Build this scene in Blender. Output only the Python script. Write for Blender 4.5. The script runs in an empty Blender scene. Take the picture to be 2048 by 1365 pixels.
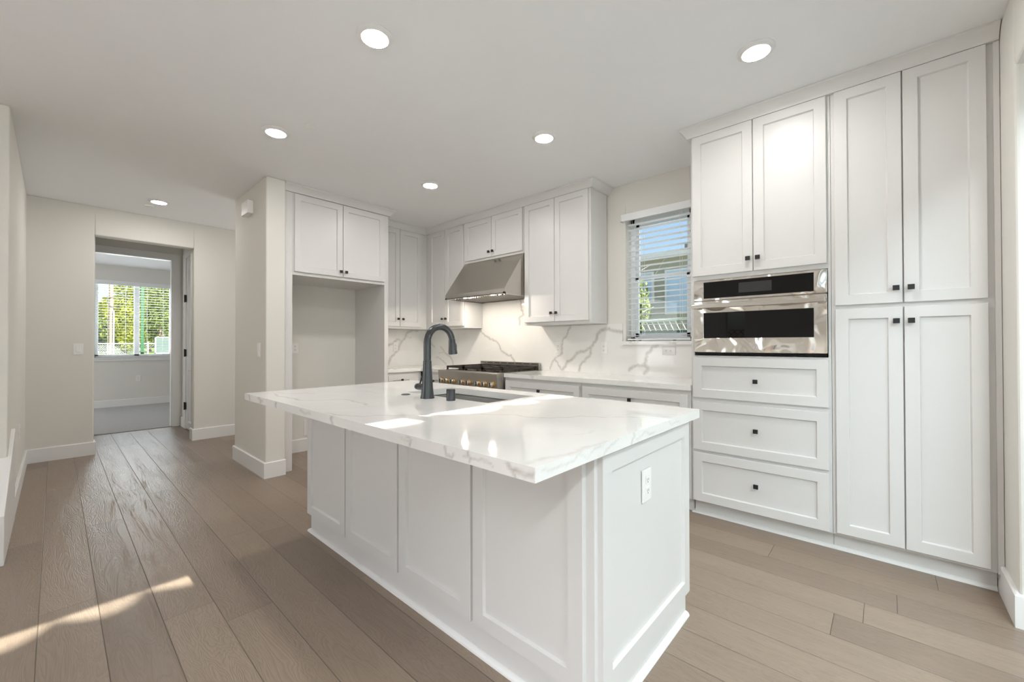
import bpy, bmesh, math, random
from mathutils import Vector, Matrix
import numpy as np
random.seed(7)
SC = bpy.context.scene
COL = SC.collection
PI = math.pi
# ------------------------------------------------------------------ camera
cam = bpy.data.cameras.new('camera'); CAM = bpy.data.objects.new('camera', cam); COL.objects.link(CAM)
cam.sensor_width = 36.0; cam.sensor_fit = 'HORIZONTAL'
cam.lens = 36.0 * 825.41 / 2048
cam.shift_y = -0.97 / 2048
cam.clip_start = 0.02; cam.clip_end = 300
yaw, pitch, roll = 0.734563, 0.0077, -0.00184
fw = Vector((-math.sin(yaw), math.cos(yaw), 0)); rt = Vector((math.cos(yaw), math.sin(yaw), 0)); up = Vector((0, 0, 1))
fw2 = fw * math.cos(pitch) + up * math.sin(pitch); up2 = up * math.cos(pitch) - fw * math.sin(pitch)
r3 = rt * math.cos(roll) + up2 * math.sin(roll); u3 = up2 * math.cos(roll) - rt * math.sin(roll)
m = Matrix.Identity(4)
for i in range(3):
    m[i][0] = r3[i]; m[i][1] = u3[i]; m[i][2] = -fw2[i]
m[2][3] = 1.2129
CAM.matrix_world = m
SC.camera = CAM
# ------------------------------------------------------------------ world, sun, daylight, fill lamps, exposure
W = bpy.data.worlds.new('world'); SC.world = W; W.use_nodes = True
nt = W.node_tree; bg = nt.nodes['Background']
sky = nt.nodes.new('ShaderNodeTexSky'); sky.sky_type = 'NISHITA'; sky.sun_disc = False
sky.sun_elevation = math.radians(34.8); sky.sun_rotation = math.radians(76.7)
sky.air_density = 1.0; sky.dust_density = 2.5; sky.ozone_density = 1.0
nt.links.new(sky.outputs[0], bg.inputs[0]); bg.inputs[1].default_value = 0.19
sd = Vector((-1.4, -0.33, -1.0)).normalized()
sun = bpy.data.lights.new('sun', 'SUN'); sun.energy = 16.0; sun.angle = math.radians(0.4); sun.color = (1.0, 0.96, 0.9)
SUN = bpy.data.objects.new('sun', sun); COL.objects.link(SUN); SUN.rotation_euler = sd.to_track_quat('-Z', 'Y').to_euler()
def area(name, loc, d, sx, sy, energy, color):
    l = bpy.data.lights.new(name, 'AREA'); l.shape = 'RECTANGLE'; l.size = sx; l.size_y = sy; l.energy = energy; l.color = color
    o = bpy.data.objects.new(name, l); COL.objects.link(o); o.location = loc
    z = -Vector(d).normalized(); x = Vector((0, 0, 1)).cross(z).normalized(); y = z.cross(x).normalized()   # size runs level, size_y upward
    o.rotation_euler = Matrix((x, y, z)).transposed().to_euler(); return o
DAY = (0.80, 0.90, 1.0)
area('daylight_patio_door', (0.78, 1.45, 1.22), (-1, 0, 0), 2.4, 2.2, 7, DAY)
area('daylight_patio_sky', (1.25, 1.3, 3.5), (-0.45, 0, -1), 3.2, 1.0, 108, DAY)
area('bounce_fill_great_room', (1.25, -2.2, 3.5), (-0.45, 0, -1), 3.8, 1.0, 480, (0.97, 0.98, 1.0))  # added lamp on the unseen floor, for bounce onto ceiling and walls
area('daylight_entry', (-5.8, 3.62, 1.3), (0, -1, 0), 1.2, 2.1, 12, (0.97, 0.98, 1.0))
area('fill_bedroom_side', (-9.6, -2.15, 1.4), (0, 1, 0), 1.8, 1.6, 26, (0.95, 0.96, 1.0))  # unseen lamp added to brighten the bedroom from its left wall
area('daylight_great_room_glazing', (0.78, -2.3, 1.25), (-1, 0, 0), 3.6, 2.2, 10, (0.95, 0.97, 1.0))
area('daylight_bedroom_window', (-11.25, 1.08, 1.7), (1, 0, 0), 1.1, 1.4, 24, (0.97, 0.97, 1.0))
area('daylight_kitchen_window', (-1.54, 3.95, 1.83), (0, -1, 0), 0.55, 1.1, 1.3, (0.93, 0.97, 1.0))
area('fill_great_room_left', (-4.36, -2.9, 1.4), (1, 0, 0), 2.6, 1.9, 34, (0.95, 0.97, 1.0))  # unseen lamp added to even out the light on the island front
SC.view_settings.view_transform = 'Standard'; SC.view_settings.look = 'None'
SC.view_settings.exposure = 0.56; SC.view_settings.gamma = 1.0; SC.view_settings.use_curve_mapping = False
SC.cycles.max_bounces = 10; SC.cycles.diffuse_bounces = 6; SC.cycles.glossy_bounces = 5; SC.cycles.transparent_max_bounces = 12
SC.cycles.sample_clamp_indirect = 6.0; SC.cycles.use_denoising = True
LAMP = 142.0

# ------------------------------------------------------------------ materials
MATS = {}
def mat(name, col, rough=0.5, metal=0.0, var=0.0, vscale=8.0, bump=0.0, bscale=60.0, coat=0.0, emit=None, aniso=0.0, spec=0.5):
    m = bpy.data.materials.new(name); m.use_nodes = True; n = m.node_tree.nodes; L = m.node_tree.links
    p = n['Principled BSDF']; p.inputs['Roughness'].default_value = rough; p.inputs['Metallic'].default_value = metal
    p.inputs['Coat Weight'].default_value = coat; p.inputs['Specular IOR Level'].default_value = spec
    p.inputs['Base Color'].default_value = (*col, 1)
    tc = n.new('ShaderNodeTexCoord')
    nz = n.new('ShaderNodeTexNoise'); nz.inputs['Scale'].default_value = vscale; nz.inputs['Detail'].default_value = 4
    L.new(tc.outputs['Object'], nz.inputs['Vector'])
    v = max(var, 0.01)
    mx = n.new('ShaderNodeMix'); mx.data_type = 'RGBA'
    mx.inputs[6].default_value = (*[c * (1 - v) for c in col], 1); mx.inputs[7].default_value = (*[min(1, c * (1 + v)) for c in col], 1)
    L.new(nz.outputs[0], mx.inputs[0]); L.new(mx.outputs[2], p.inputs['Base Color'])
    if bump:
        nb = n.new('ShaderNodeTexNoise'); nb.inputs['Scale'].default_value = bscale; nb.inputs['Detail'].default_value = 3
        L.new(tc.outputs['Object'], nb.inputs['Vector'])
        b = n.new('ShaderNodeBump'); b.inputs['Strength'].default_value = bump; b.inputs['Distance'].default_value = 0.002
        L.new(nb.outputs[0], b.inputs['Height']); L.new(b.outputs[0], p.inputs['Normal'])
    if emit:
        p.inputs['Emission Color'].default_value = (*emit[0], 1); p.inputs['Emission Strength'].default_value = emit[1]
    MATS[name] = m; return m
WALL = mat('wall_paint_greige', (0.735, 0.715, 0.668), 0.75, bump=0.08, bscale=220, var=0.012, vscale=3)
CEILM = mat('ceiling_paint_white', (0.86, 0.865, 0.87), 0.85, bump=0.06, bscale=160)
BEDW = WALL
TRIM = mat('trim_white_satin', (0.80, 0.795, 0.78), 0.38)
CAB = mat('cabinet_white_lacquer', (0.70, 0.69, 0.675), 0.36)
BLACK = mat('knob_matt_black', (0.012, 0.012, 0.013), 0.42)
PLAST = mat('white_plastic', (0.84, 0.83, 0.81), 0.35)
SLOT = mat('socket_slot_dark', (0.06, 0.055, 0.05), 0.5)
GUN = mat('gunmetal_faucet', (0.085, 0.088, 0.092), 0.30, 0.85)
STEEL = mat('brushed_steel', (0.62, 0.59, 0.54), 0.22, 1.0, var=0.03, vscale=20)
STEELR = mat('brushed_steel_soft', (0.47, 0.45, 0.41), 0.34, 1.0, var=0.03)
SINKM = mat('sink_satin_steel', (0.40, 0.395, 0.38), 0.42, 0.45)
GLASSB = mat('black_oven_glass', (0.004, 0.004, 0.004), 0.02, spec=0.28)
SHEET = mat('polished_steel_sheet', (0.68, 0.65, 0.60), 0.13, 1.0, var=0.02)
wn = SHEET.node_tree.nodes; wl_ = SHEET.node_tree.links
wt = wn.new('ShaderNodeTexCoord'); wz = wn.new('ShaderNodeTexNoise'); wz.inputs['Scale'].default_value = 5.5; wz.inputs['Detail'].default_value = 0.5; wz.inputs['Distortion'].default_value = 0.8
wl_.new(wt.outputs['Object'], wz.inputs['Vector']); wb = wn.new('ShaderNodeBump'); wb.inputs['Strength'].default_value = 1.0; wb.inputs['Distance'].default_value = 0.035
wl_.new(wz.outputs[0], wb.inputs['Height']); wl_.new(wb.outputs[0], wn['Principled BSDF'].inputs['Normal'])
DISP = mat('display_dark_grey', (0.03, 0.03, 0.029), 0.12)
IRON = mat('cast_iron', (0.030, 0.022, 0.017), 0.55, bump=0.3, bscale=300)
ENAMEL = mat('cooktop_black_enamel', (0.03, 0.027, 0.024), 0.22)
GOLDREF = mat('knob_gold_reflection', (0.75, 0.40, 0.10), 0.22, 1.0)  # gold reflection around the range knobs, put into the bezel colour
CHROME = mat('knob_chrome', (0.80, 0.78, 0.74), 0.10, 1.0)
BLINDM = mat('blind_white', (0.84, 0.85, 0.85), 0.45)
VINYL = mat('window_vinyl_white', (0.82, 0.84, 0.85), 0.4)
LENS = mat('lamp_lens', (0.9, 0.9, 0.88), 0.4, emit=((1.0, 0.97, 0.94), LAMP))
HOODL = mat('hood_lamp_lens', (0.9, 0.9, 0.88), 0.4, emit=((1.0, 0.90, 0.78), 330.0))
CARPET = mat('carpet_grey', (0.42, 0.41, 0.40), 0.95, var=0.12, vscale=60, bump=0.9, bscale=260)
def glass_mat():
    m = bpy.data.materials.new('window_glass'); m.use_nodes = True; n = m.node_tree.nodes; L = m.node_tree.links
    n.remove(n['Principled BSDF']); o = n['Material Output']
    t = n.new('ShaderNodeBsdfTransparent'); t.inputs[0].default_value = (0.95, 0.985, 0.975, 1)
    g = n.new('ShaderNodeBsdfGlossy'); g.inputs['Roughness'].default_value = 0.0
    lw = n.new('ShaderNodeLayerWeight'); lw.inputs['Blend'].default_value = 0.5
    pw = n.new('ShaderNodeMath'); pw.operation = 'POWER'; pw.inputs[1].default_value = 4.0; L.new(lw.outputs['Facing'], pw.inputs[0])
    f = n.new('ShaderNodeMath'); f.operation = 'MULTIPLY_ADD'; f.inputs[1].default_value = 0.5; f.inputs[2].default_value = 0.035; L.new(pw.outputs[0], f.inputs[0])
    mx = n.new('ShaderNodeMixShader'); L.new(f.outputs[0], mx.inputs[0]); L.new(t.outputs[0], mx.inputs[1]); L.new(g.outputs[0], mx.inputs[2])
    L.new(mx.outputs[0], o.inputs['Surface']); return m
GLASS = glass_mat()
def quartz(name, base, vein):
    m = bpy.data.materials.new(name); m.use_nodes = True; n = m.node_tree.nodes; L = m.node_tree.links
    p = n['Principled BSDF']; p.inputs['Roughness'].default_value = 0.05
    tc = n.new('ShaderNodeTexCoord'); at = n.new('ShaderNodeAttribute'); at.attribute_name = 'vein'
    nz = n.new('ShaderNodeTexNoise'); nz.inputs['Scale'].default_value = 2.2; nz.inputs['Detail'].default_value = 8; nz.inputs['Distortion'].default_value = 1.2
    L.new(tc.outputs['Object'], nz.inputs['Vector'])
    r = n.new('ShaderNodeValToRGB'); r.color_ramp.elements[0].position = 0.35; r.color_ramp.elements[1].position = 0.65
    r.color_ramp.elements[0].color = (*[c * 0.955 for c in base], 1); r.color_ramp.elements[1].color = (*base, 1)
    L.new(nz.outputs[0], r.inputs[0])
    n2 = n.new('ShaderNodeTexNoise'); n2.inputs['Scale'].default_value = 30; n2.inputs['Detail'].default_value = 5
    L.new(tc.outputs['Object'], n2.inputs['Vector'])
    mr = n.new('ShaderNodeMapRange'); mr.inputs[1].default_value = 0.3; mr.inputs[2].default_value = 0.7; mr.inputs[3].default_value = 0.55; mr.inputs[4].default_value = 1.15
    L.new(n2.outputs[0], mr.inputs[0])
    mu = n.new('ShaderNodeMath'); mu.operation = 'MULTIPLY'; mu.use_clamp = True; L.new(at.outputs['Fac'], mu.inputs[0]); L.new(mr.outputs[0], mu.inputs[1])
    mx = n.new('ShaderNodeMix'); mx.data_type = 'RGBA'; L.new(mu.outputs[0], mx.inputs[0]); L.new(r.outputs[0], mx.inputs[6]); mx.inputs[7].default_value = (*vein, 1)
    L.new(mx.outputs[2], p.inputs['Base Color']); return m
QUARTZ = quartz('quartz_calacatta', (0.85, 0.84, 0.815), (0.46, 0.43, 0.395))
def floor_mat():
    m = bpy.data.materials.new('oak_planks'); m.use_nodes = True; n = m.node_tree.nodes; L = m.node_tree.links
    p = n['Principled BSDF']
    tc = n.new('ShaderNodeTexCoord'); sx = n.new('ShaderNodeSeparateXYZ'); L.new(tc.outputs['Object'], sx.inputs[0])
    def M(op, a, b=None, c=None, clamp=False):
        k = n.new('ShaderNodeMath'); k.operation = op; k.use_clamp = clamp
        for i, v in enumerate((a, b, c)):
            if v is None: continue
            if isinstance(v, (int, float)): k.inputs[i].default_value = v
            else: L.new(v, k.inputs[i])
        return k.outputs[0]
    PW, PLn = 0.184, 2.3
    yy = M('DIVIDE', M('SUBTRACT', sx.outputs[1], 0.324 - 20 * PW), PW); row = M('FLOOR', yy); fy = M('FRACT', yy)
    w1 = n.new('ShaderNodeTexWhiteNoise'); w1.noise_dimensions = '1D'; L.new(row, w1.inputs['W'])
    xx = M('ADD', M('DIVIDE', sx.outputs[0], PLn), M('MULTIPLY', w1.outputs[0], 9.3)); colm = M('FLOOR', xx); fx = M('FRACT', xx)
    cb = n.new('ShaderNodeCombineXYZ'); L.new(row, cb.inputs[0]); L.new(colm, cb.inputs[1])
    w2 = n.new('ShaderNodeTexWhiteNoise'); w2.noise_dimensions = '2D'; L.new(cb.outputs[0], w2.inputs['Vector']); R = w2.outputs['Value']
    gv = n.new('ShaderNodeCombineXYZ'); L.new(M('ADD', M('MULTIPLY', sx.outputs[0], 1.1), M('MULTIPLY', R, 31)), gv.inputs[0])
    L.new(M('MULTIPLY', sx.outputs[1], 7.5), gv.inputs[1]); L.new(M('MULTIPLY', R, 17), gv.inputs[2])
    n1 = n.new('ShaderNodeTexNoise'); n1.inputs['Scale'].default_value = 1.5; n1.inputs['Detail'].default_value = 3; n1.inputs['Distortion'].default_value = 0.6; L.new(gv.outputs[0], n1.inputs['Vector'])
    rings = M('ABSOLUTE', M('SINE', M('MULTIPLY', n1.outputs[0], 75.0)))
    gf = n.new('ShaderNodeCombineXYZ'); L.new(M('MULTIPLY', sx.outputs[0], 5), gf.inputs[0]); L.new(M('MULTIPLY', sx.outputs[1], 120), gf.inputs[1]); L.new(R, gf.inputs[2])
    n2 = n.new('ShaderNodeTexNoise'); n2.inputs['Scale'].default_value = 1.6; n2.inputs['Detail'].default_value = 6; L.new(gf.outputs[0], n2.inputs['Vector'])
    n3 = n.new('ShaderNodeTexNoise'); n3.inputs['Scale'].default_value = 2.6; n3.inputs['Detail'].default_value = 5; n3.inputs['Roughness'].default_value = 0.65; L.new(gv.outputs[0], n3.inputs['Vector'])
    ramp = n.new('ShaderNodeValToRGB'); e = ramp.color_ramp.elements
    e[0].position = 0.0; e[0].color = (0.182, 0.134, 0.101, 1); e[1].position = 1.0; e[1].color = (0.290, 0.223, 0.168, 1)
    t = M('ADD', M('MULTIPLY', R, 0.62), M('MULTIPLY', n3.outputs[0], 0.55)); L.new(t, ramp.inputs[0])
    g = M('ADD', M('MULTIPLY', n2.outputs[0], 0.26), M('MULTIPLY', M('POWER', rings, 0.4), 0.17))
    k = M('ADD', g, 0.74)
    sy = M('MULTIPLY', M('MINIMUM', fy, M('SUBTRACT', 1.0, fy)), PW); sxx = M('MULTIPLY', M('MINIMUM', fx, M('SUBTRACT', 1.0, fx)), PLn)
    seam = M('DIVIDE', M('MINIMUM', sy, sxx), 0.0022, clamp=True)
    k2 = M('MULTIPLY', k, M('ADD', M('MULTIPLY', seam, 0.72), 0.28))
    mm = n.new('ShaderNodeVectorMath'); mm.operation = 'SCALE'; L.new(ramp.outputs[0], mm.inputs[0]); L.new(k2, mm.inputs['Scale'])
    L.new(mm.outputs[0], p.inputs['Base Color'])
    L.new(M('ADD', M('MULTIPLY', n3.outputs[0], 0.16), 0.27), p.inputs['Roughness'])
    h = M('ADD', M('ADD', M('MULTIPLY', rings, 0.40), M('MULTIPLY', n2.outputs[0], 0.45)), M('MULTIPLY', seam, 1.2))
    b = n.new('ShaderNodeBump'); b.inputs['Strength'].default_value = 0.6; b.inputs['Distance'].default_value = 0.0018; L.new(h, b.inputs['Height']); L.new(b.outputs[0], p.inputs['Normal'])
    return m
FLOORM = floor_mat()

# ------------------------------------------------------------------ builders
def tagk(o, label=None, cat=None, group=None, kind=None):
    if label: o['label'] = label
    if cat: o['category'] = cat
    if group: o['group'] = group
    if kind: o['kind'] = kind
    return o
def thing(name, label, cat, loc, group=None):
    o = bpy.data.objects.new(name, None); COL.objects.link(o); o.location = loc; o.empty_display_size = 0.1
    return tagk(o, label, cat, group)
def wloc(o):
    v = Vector((0, 0, 0))
    while o is not None: v += o.location; o = o.parent
    return v
class MB:
    def __init__(s): s.v = []; s.f = []
    def add(s, vs, fs):
        b = len(s.v); s.v += [tuple(q) for q in vs]; s.f += [tuple(b + i for i in f) for f in fs]; return s
    def box(s, x0, x1, y0, y1, z0, z1):
        vs = [(x, y, z) for z in (z0, z1) for y in (y0, y1) for x in (x0, x1)]
        return s.add(vs, [(0, 2, 3, 1), (4, 5, 7, 6), (0, 1, 5, 4), (2, 6, 7, 3), (0, 4, 6, 2), (1, 3, 7, 5)])
    def prism(s, poly, axis, a0, a1):
        # poly: 2-D points of the two other axes in order
        def P(q, a):
            return {'x': (a, q[0], q[1]), 'y': (q[0], a, q[1]), 'z': (q[0], q[1], a)}[axis]
        n = len(poly); vs = [P(q, a0) for q in poly] + [P(q, a1) for q in poly]
        fs = [tuple(range(n)), tuple(range(2 * n - 1, n - 1, -1))] + [(i, (i + 1) % n, n + (i + 1) % n, n + i) for i in range(n)]
        return s.add(vs, fs)
    def tube(s, pts, rad, n=16, cap=True):
        pts = [Vector(q) for q in pts]; rads = rad if isinstance(rad, (list, tuple)) else [rad] * len(pts)
        rings = []; prev = None
        for i, q in enumerate(pts):
            d = (pts[min(i + 1, len(pts) - 1)] - pts[max(i - 1, 0)]).normalized()
            if prev is None: a = d.orthogonal().normalized()
            else: a = (prev - d * prev.dot(d)).normalized()
            prev = a; b = d.cross(a)
            rings.append([q + (a * math.cos(2 * PI * k / n) + b * math.sin(2 * PI * k / n)) * rads[i] for k in range(n)])
        vs = [v for r in rings for v in r]; fs = []
        for i in range(len(pts) - 1):
            for k in range(n): fs.append((i * n + k, i * n + (k + 1) % n, (i + 1) * n + (k + 1) % n, (i + 1) * n + k))
        if cap: fs += [tuple(range(n))[::-1], tuple((len(pts) - 1) * n + k for k in range(n))]
        return s.add(vs, fs)
    def lathe(s, c, prof, n=32, axis='z'):
        vs = []
        for r, h in prof:
            for k in range(n):
                a = 2 * PI * k / n; u, w = r * math.cos(a), r * math.sin(a)
                vs.append({'z': (c[0] + u, c[1] + w, c[2] + h), 'y': (c[0] + u, c[1] + h, c[2] + w), 'x': (c[0] + h, c[1] + u, c[2] + w)}[axis])
        fs = []
        for i in range(len(prof) - 1):
            for k in range(n): fs.append((i * n + k, i * n + (k + 1) % n, (i + 1) * n + (k + 1) % n, (i + 1) * n + k))
        fs += [tuple(range(n)), tuple((len(prof) - 1) * n + k for k in range(n))]
        return s.add(vs, fs)
    def build(s, name, material, parent=None, kind=None, bevel=0.0, smooth=None, weld=True, label=None, seg=2):
        off = wloc(parent) if parent is not None else Vector((0, 0, 0))
        me = bpy.data.meshes.new(name); me.from_pydata([(v[0] - off[0], v[1] - off[1], v[2] - off[2]) for v in s.v], [], s.f)
        bm = bmesh.new(); bm.from_mesh(me)
        if weld: bmesh.ops.remove_doubles(bm, verts=bm.verts, dist=1e-5)
        bmesh.ops.recalc_face_normals(bm, faces=bm.faces); bm.to_mesh(me); bm.free()
        me.materials.append(material)
        if smooth:
            me.polygons.foreach_set('use_smooth', [True] * len(me.polygons)); me.set_sharp_from_angle(angle=math.radians(smooth))
        o = bpy.data.objects.new(name, me); COL.objects.link(o)
        if parent is not None: o.parent = parent
        if kind: o['kind'] = kind
        if label: o['label'] = label
        if bevel:
            b = o.modifiers.new('bevel', 'BEVEL'); b.width = bevel; b.segments = seg; b.limit_method = 'ANGLE'; b.angle_limit = math.radians(40)
        return o
def struct(name, mb, material, **k): return mb.build(name, material, kind='structure', **k)
def single(name, mb, material, label, cat, loc=None, group=None, **k):
    # one mesh thing with its origin at loc
    o = mb.build(name, material, **k)
    if loc is not None:
        o.data.transform(Matrix.Translation(-Vector(loc))); o.location = loc
    return tagk(o, label, cat, group)
def face(kind, plane):
    # u horizontal, v up, n out of the face
    return {'y-': lambda u, v, n: (u, plane - n, v), 'y+': lambda u, v, n: (u, plane + n, v), 'x+': lambda u, v, n: (plane + n, u, v), 'x-': lambda u, v, n: (plane - n, u, v), 'z-': lambda u, v, n: (u, v, plane - n)}[kind]
def shaker(P, u0, u1, v0, v1, t=0.02, fwid=0.057, rec=0.012, bev=0.005):
    b = MB(); vs = []
    def ring(i, n): return [P(u0 + i, v0 + i, n), P(u1 - i, v0 + i, n), P(u1 - i, v1 - i, n), P(u0 + i, v1 - i, n)]
    vs += ring(0, 0) + ring(0, t - 0.0015) + ring(0.0015, t) + ring(fwid, t) + ring(fwid + bev, t - rec) 
    fs = [(3, 2, 1, 0)]
    for r in range(4):
        for k in range(4): a = r * 4 + k; c = r * 4 + (k + 1) % 4; fs.append((a, c, c + 4, a + 4))
    fs.append((16, 17, 18, 19)); b.add(vs, fs); return b
def knob(parent, P, u, v, n0=0.02, s=0.0135):
    b = MB(); q = lambda a, c, d: P(u + a, v + c, n0 + d)
    for (w, d0, d1) in ((0.006, 0, 0.016), (s, 0.016, 0.027)):
        vs = [q(a * w, c * w, d) for d in (d0, d1) for c in (-1, 1) for a in (-1, 1)]
        b.add(vs, [(0, 2, 3, 1), (4, 5, 7, 6), (0, 1, 5, 4), (2, 6, 7, 3), (0, 4, 6, 2), (1, 3, 7, 5)])
    return b.build('knob', BLACK, parent, bevel=0.0012, weld=False, label='small square black knob')
def door(parent, P, u0, u1, v0, v1, ku=None, kv=None, name='door', **k):
    o = shaker(P, u0, u1, v0, v1, **k).build(name, CAB, parent)
    if ku is not None: knob(o, P, ku, kv)
    return o

# ------------------------------------------------------------------ room shell
H = 2.745
YW = 3.667; WL = -4.90; XR = 0.42
struct('floor', MB().box(-7.80, 0.70, -5.0, 3.83, -0.12, 0.0), FLOORM)
struct('floor_bedroom', MB().box(-11.2, -7.80, -2.2, 3.83, -0.12, 0.008), CARPET)
struct('ceiling', MB().box(-11.2, 0.66, -5.0, 3.83, H, H + 0.25), CEILM)
# range wall with window hole
wx0, wx1, wz0, wz1 = -1.84, -1.235, 1.235, 2.42
b = MB(); y0, y1 = YW, YW + 0.163
b.box(-7.8, wx0, y0, y1, 0, H).box(wx1, XR + 0.24, y0, y1, 0, H).box(wx0, wx1, y0, y1, 0, wz0 - 0.035).box(wx0, wx1, y0, y1, wz1, H)
struct('wall_back', b, WALL, bevel=0.004)
# partition behind the refrigerator niche, with its short end wall
struct('wall_niche', MB().box(-5.114, WL, 1.443, YW, 0, H), WALL)
struct('wall_niche_end', MB().box(-5.114, -4.155, 1.278, 1.443, 0, H), WALL, bevel=0.012, seg=3)
# hall end wall with a cased opening into the vestibule
oy0, oy1, oz = 0.289, 1.175, 2.427
b = MB(); x0, x1 = -6.62, -6.48
b.box(x0, x1, -0.35, oy0, 0, H).box(x0, x1, oy1, YW, 0, H).box(x0, x1, oy0, oy1, oz, H)
struct('wall_hall', b, WALL, bevel=0.012, seg=3)
struct('wall_left', MB().box(-6.62, -4.15, -0.36, -0.20, 0, H), WALL, bevel=0.010, seg=3)
struct('wall_great_room_left', MB().box(-4.31, -4.15, -1.5, -0.36, 0, H).box(-4.31, -4.15, -5.0, -4.3, 0, H).box(-4.31, -4.15, -4.3, -1.5, 2.4, H).box(-4.31, -4.15, -4.3, -1.5, 0, 0.4), WALL)  # opening added to let the left fill lamp in
# right wall, opening to the patio door
py0, py1, pz = 0.20, 2.76, 2.403
b = MB().box(XR, 0.66, py1, YW, 0, H).box(XR, 0.66, py0, py1, pz, H).box(XR, 0.66, -0.35, py0, 0, H).box(XR, 0.66, -5.0, -4.25, 0, H).box(XR, 0.66, -4.25, -0.35, pz, H)
struct('wall_right', b, WALL, bevel=0.014, seg=3)
# rear wall of the great room with a wide window opening
b = MB().box(-4.31, -2.86, -5.0, -4.86, 0, H).box(-2.44, 0.66, -5.0, -4.86, 0, H).box(-2.86, -2.44, -5.0, -4.86, 2.0, H).box(-2.86, -2.44, -5.0, -4.86, 0, 1.10)
struct('wall_rear', b, WALL)
# vestibule and bedroom
struct('wall_vestibule_left', MB().box(-7.9, -6.62, 0.13, 0.289, 0, H), WALL)
b = MB().box(-7.9, -7.47, 1.27, 1.40, 0, H).box(-6.68, -6.62, 1.27, 1.40, 0, H).box(-7.47, -6.68, 1.27, 1.40, 2.47, H)
struct('wall_vestibule_right', b, WALL)
dy0, dy1, dz = 0.33, 1.165, 2.468
b = MB().box(-7.90, -7.80, -2.2, dy0, 0, H).box(-7.90, -7.80, dy1, YW, 0, H).box(-7.90, -7.80, dy0, dy1, dz, H)
struct('wall_bedroom_front', b, WALL)
bw0, bw1, bz0, bz1 = 0.50, 1.655, 0.965, 2.44
BX = -11.05
b = MB().box(BX - 0.15, BX, -2.2, bw0, 0, H).box(BX - 0.15, BX, bw1, 3.83, 0, H).box(BX - 0.15, BX, bw0, bw1, 0, bz0).box(BX - 0.15, BX, bw0, bw1, bz1, H)
struct('wall_bedroom_back', b, WALL)
struct('wall_bedroom_left', MB().box(-11.2, -7.8, -2.3, -2.2, 0, H), WALL)
struct('wall_bedroom_right', MB().box(-11.2, -7.9, 3.667, 3.83, 0, H), WALL)

# baseboards
BH = 0.142; BT = 0.016
def bb(name, pts, closed=False):
    # pts: polyline along the wall foot; room side on the left of travel direction
    b = MB()
    offs = []
    n = len(pts)
    for i in range(n):
        d = []
        if i > 0: a = Vector(pts[i]) - Vector(pts[i - 1]); d.append(a.normalized())
        if i < n - 1: a = Vector(pts[i + 1]) - Vector(pts[i]); d.append(a.normalized())
        ns = [Vector((-q.y, q.x)) for q in d]
        s = sum(ns, Vector((0, 0)))
        s = s / max(1e-6, s.dot(ns[0])) if len(ns) == 2 else ns[0]
        offs.append(s)
    prof = [(0, 0), (BT, 0), (BT, BH - 0.006), (BT - 0.006, BH), (0, BH)]
    vs = []
    for p, s in zip(pts, offs):
        for w, z in prof: vs.append((p[0] + s.x * w, p[1] + s.y * w, z))
    k = len(prof); fs = []
    for i in range(n - 1):
        for j in range(k): fs.append((i * k + j, i * k + (j + 1) % k, (i + 1) * k + (j + 1) % k, (i + 1) * k + j))
    fs += [tuple(range(k)), tuple((n - 1) * k + j for j in range(k))]
    b.add(vs, fs); return struct(name, b, TRIM)
bb('baseboard_niche_wall', [(-4.10 - 0.055, 1.443), (-4.155, 1.278), (-5.114, 1.278), (-5.114, YW)])
bb('baseboard_hall', [(-6.48, -0.20), (-6.48, oy0), (-6.62, oy0)][::-1])
bb('baseboard_hall_right', [(-6.62, oy1), (-6.48, oy1), (-6.48, YW)][::-1])
bb('baseboard_left', [(-6.48, -0.20), (-4.15, -0.20), (-4.15, -4.8)])
bb('baseboard_right', [(XR, 3.10), (XR, py1), (0.655, py1)][::-1])
bb('baseboard_niche_back', [(WL, 2.50), (WL, 1.53)][::-1][::-1])
bb('baseboard_bedroom', [(BX, -2.2), (BX, 3.667)][::-1])
bb('baseboard_vestibule', [(-7.53, 1.27), (-7.78, 1.27)])
# sloped white stair trim low against the left wall
struct('trim_1', MB().prism([(-4.50, 0), (-3.585, 0), (-3.585, 0.273), (-4.50, 0.63)], 'y', -0.62, -0.182), TRIM, bevel=0.004)

# bedroom doorway (casing) and the hall door
def casing(name, P, u0, u1, v1, w=0.09, t=0.016, jamb=0.1):
    b = MB()
    pts = [(u0 - w, 0), (u0 - w, v1 + w), (u1 + w, v1 + w), (u1 + w, 0), (u1, 0), (u1, v1), (u0, v1), (u0, 0)]
    vs = [P(u, v, 0) for u, v in pts] + [P(u, v, t) for u, v in pts]
    q = [(0, 1, 6, 7), (1, 2, 5, 6), (2, 3, 4, 5)]
    fs = [tuple(f) for f in q] + [tuple(8 + i for i in f[::-1]) for f in q] + [(i, (i + 1) % 8, 8 + (i + 1) % 8, 8 + i) for i in range(8)]
    b.add(vs, fs)
    return b
root = thing('door_1', None, None, (-7.8, 0.75, 0)); del_ = root; root['kind'] = 'structure'
casing('door_casing', face('x+', -7.80), dy0 + 0.02, dy1 - 0.005, dz - 0.012).build('door_casing', TRIM, root, bevel=0.003)
MB().box(-7.90, -7.80, dy0, dy0 + 0.018, 0, dz).box(-7.90, -7.80, dy1 - 0.018, dy1, 0, dz).box(-7.90, -7.80, dy0, dy1, dz - 0.018, dz).build('door_jamb', TRIM, root, bevel=0.002)
root = thing('door_2', None, None, (-7.07, 1.27, 0)); root['kind'] = 'structure'
MB().box(-7.47, -7.45, 1.27, 1.40, 0, 2.47).box(-6.70, -6.68, 1.27, 1.40, 0, 2.47).box(-7.47, -6.68, 1.27, 1.40, 2.45, 2.47).build('door_jamb', TRIM, root)
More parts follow.
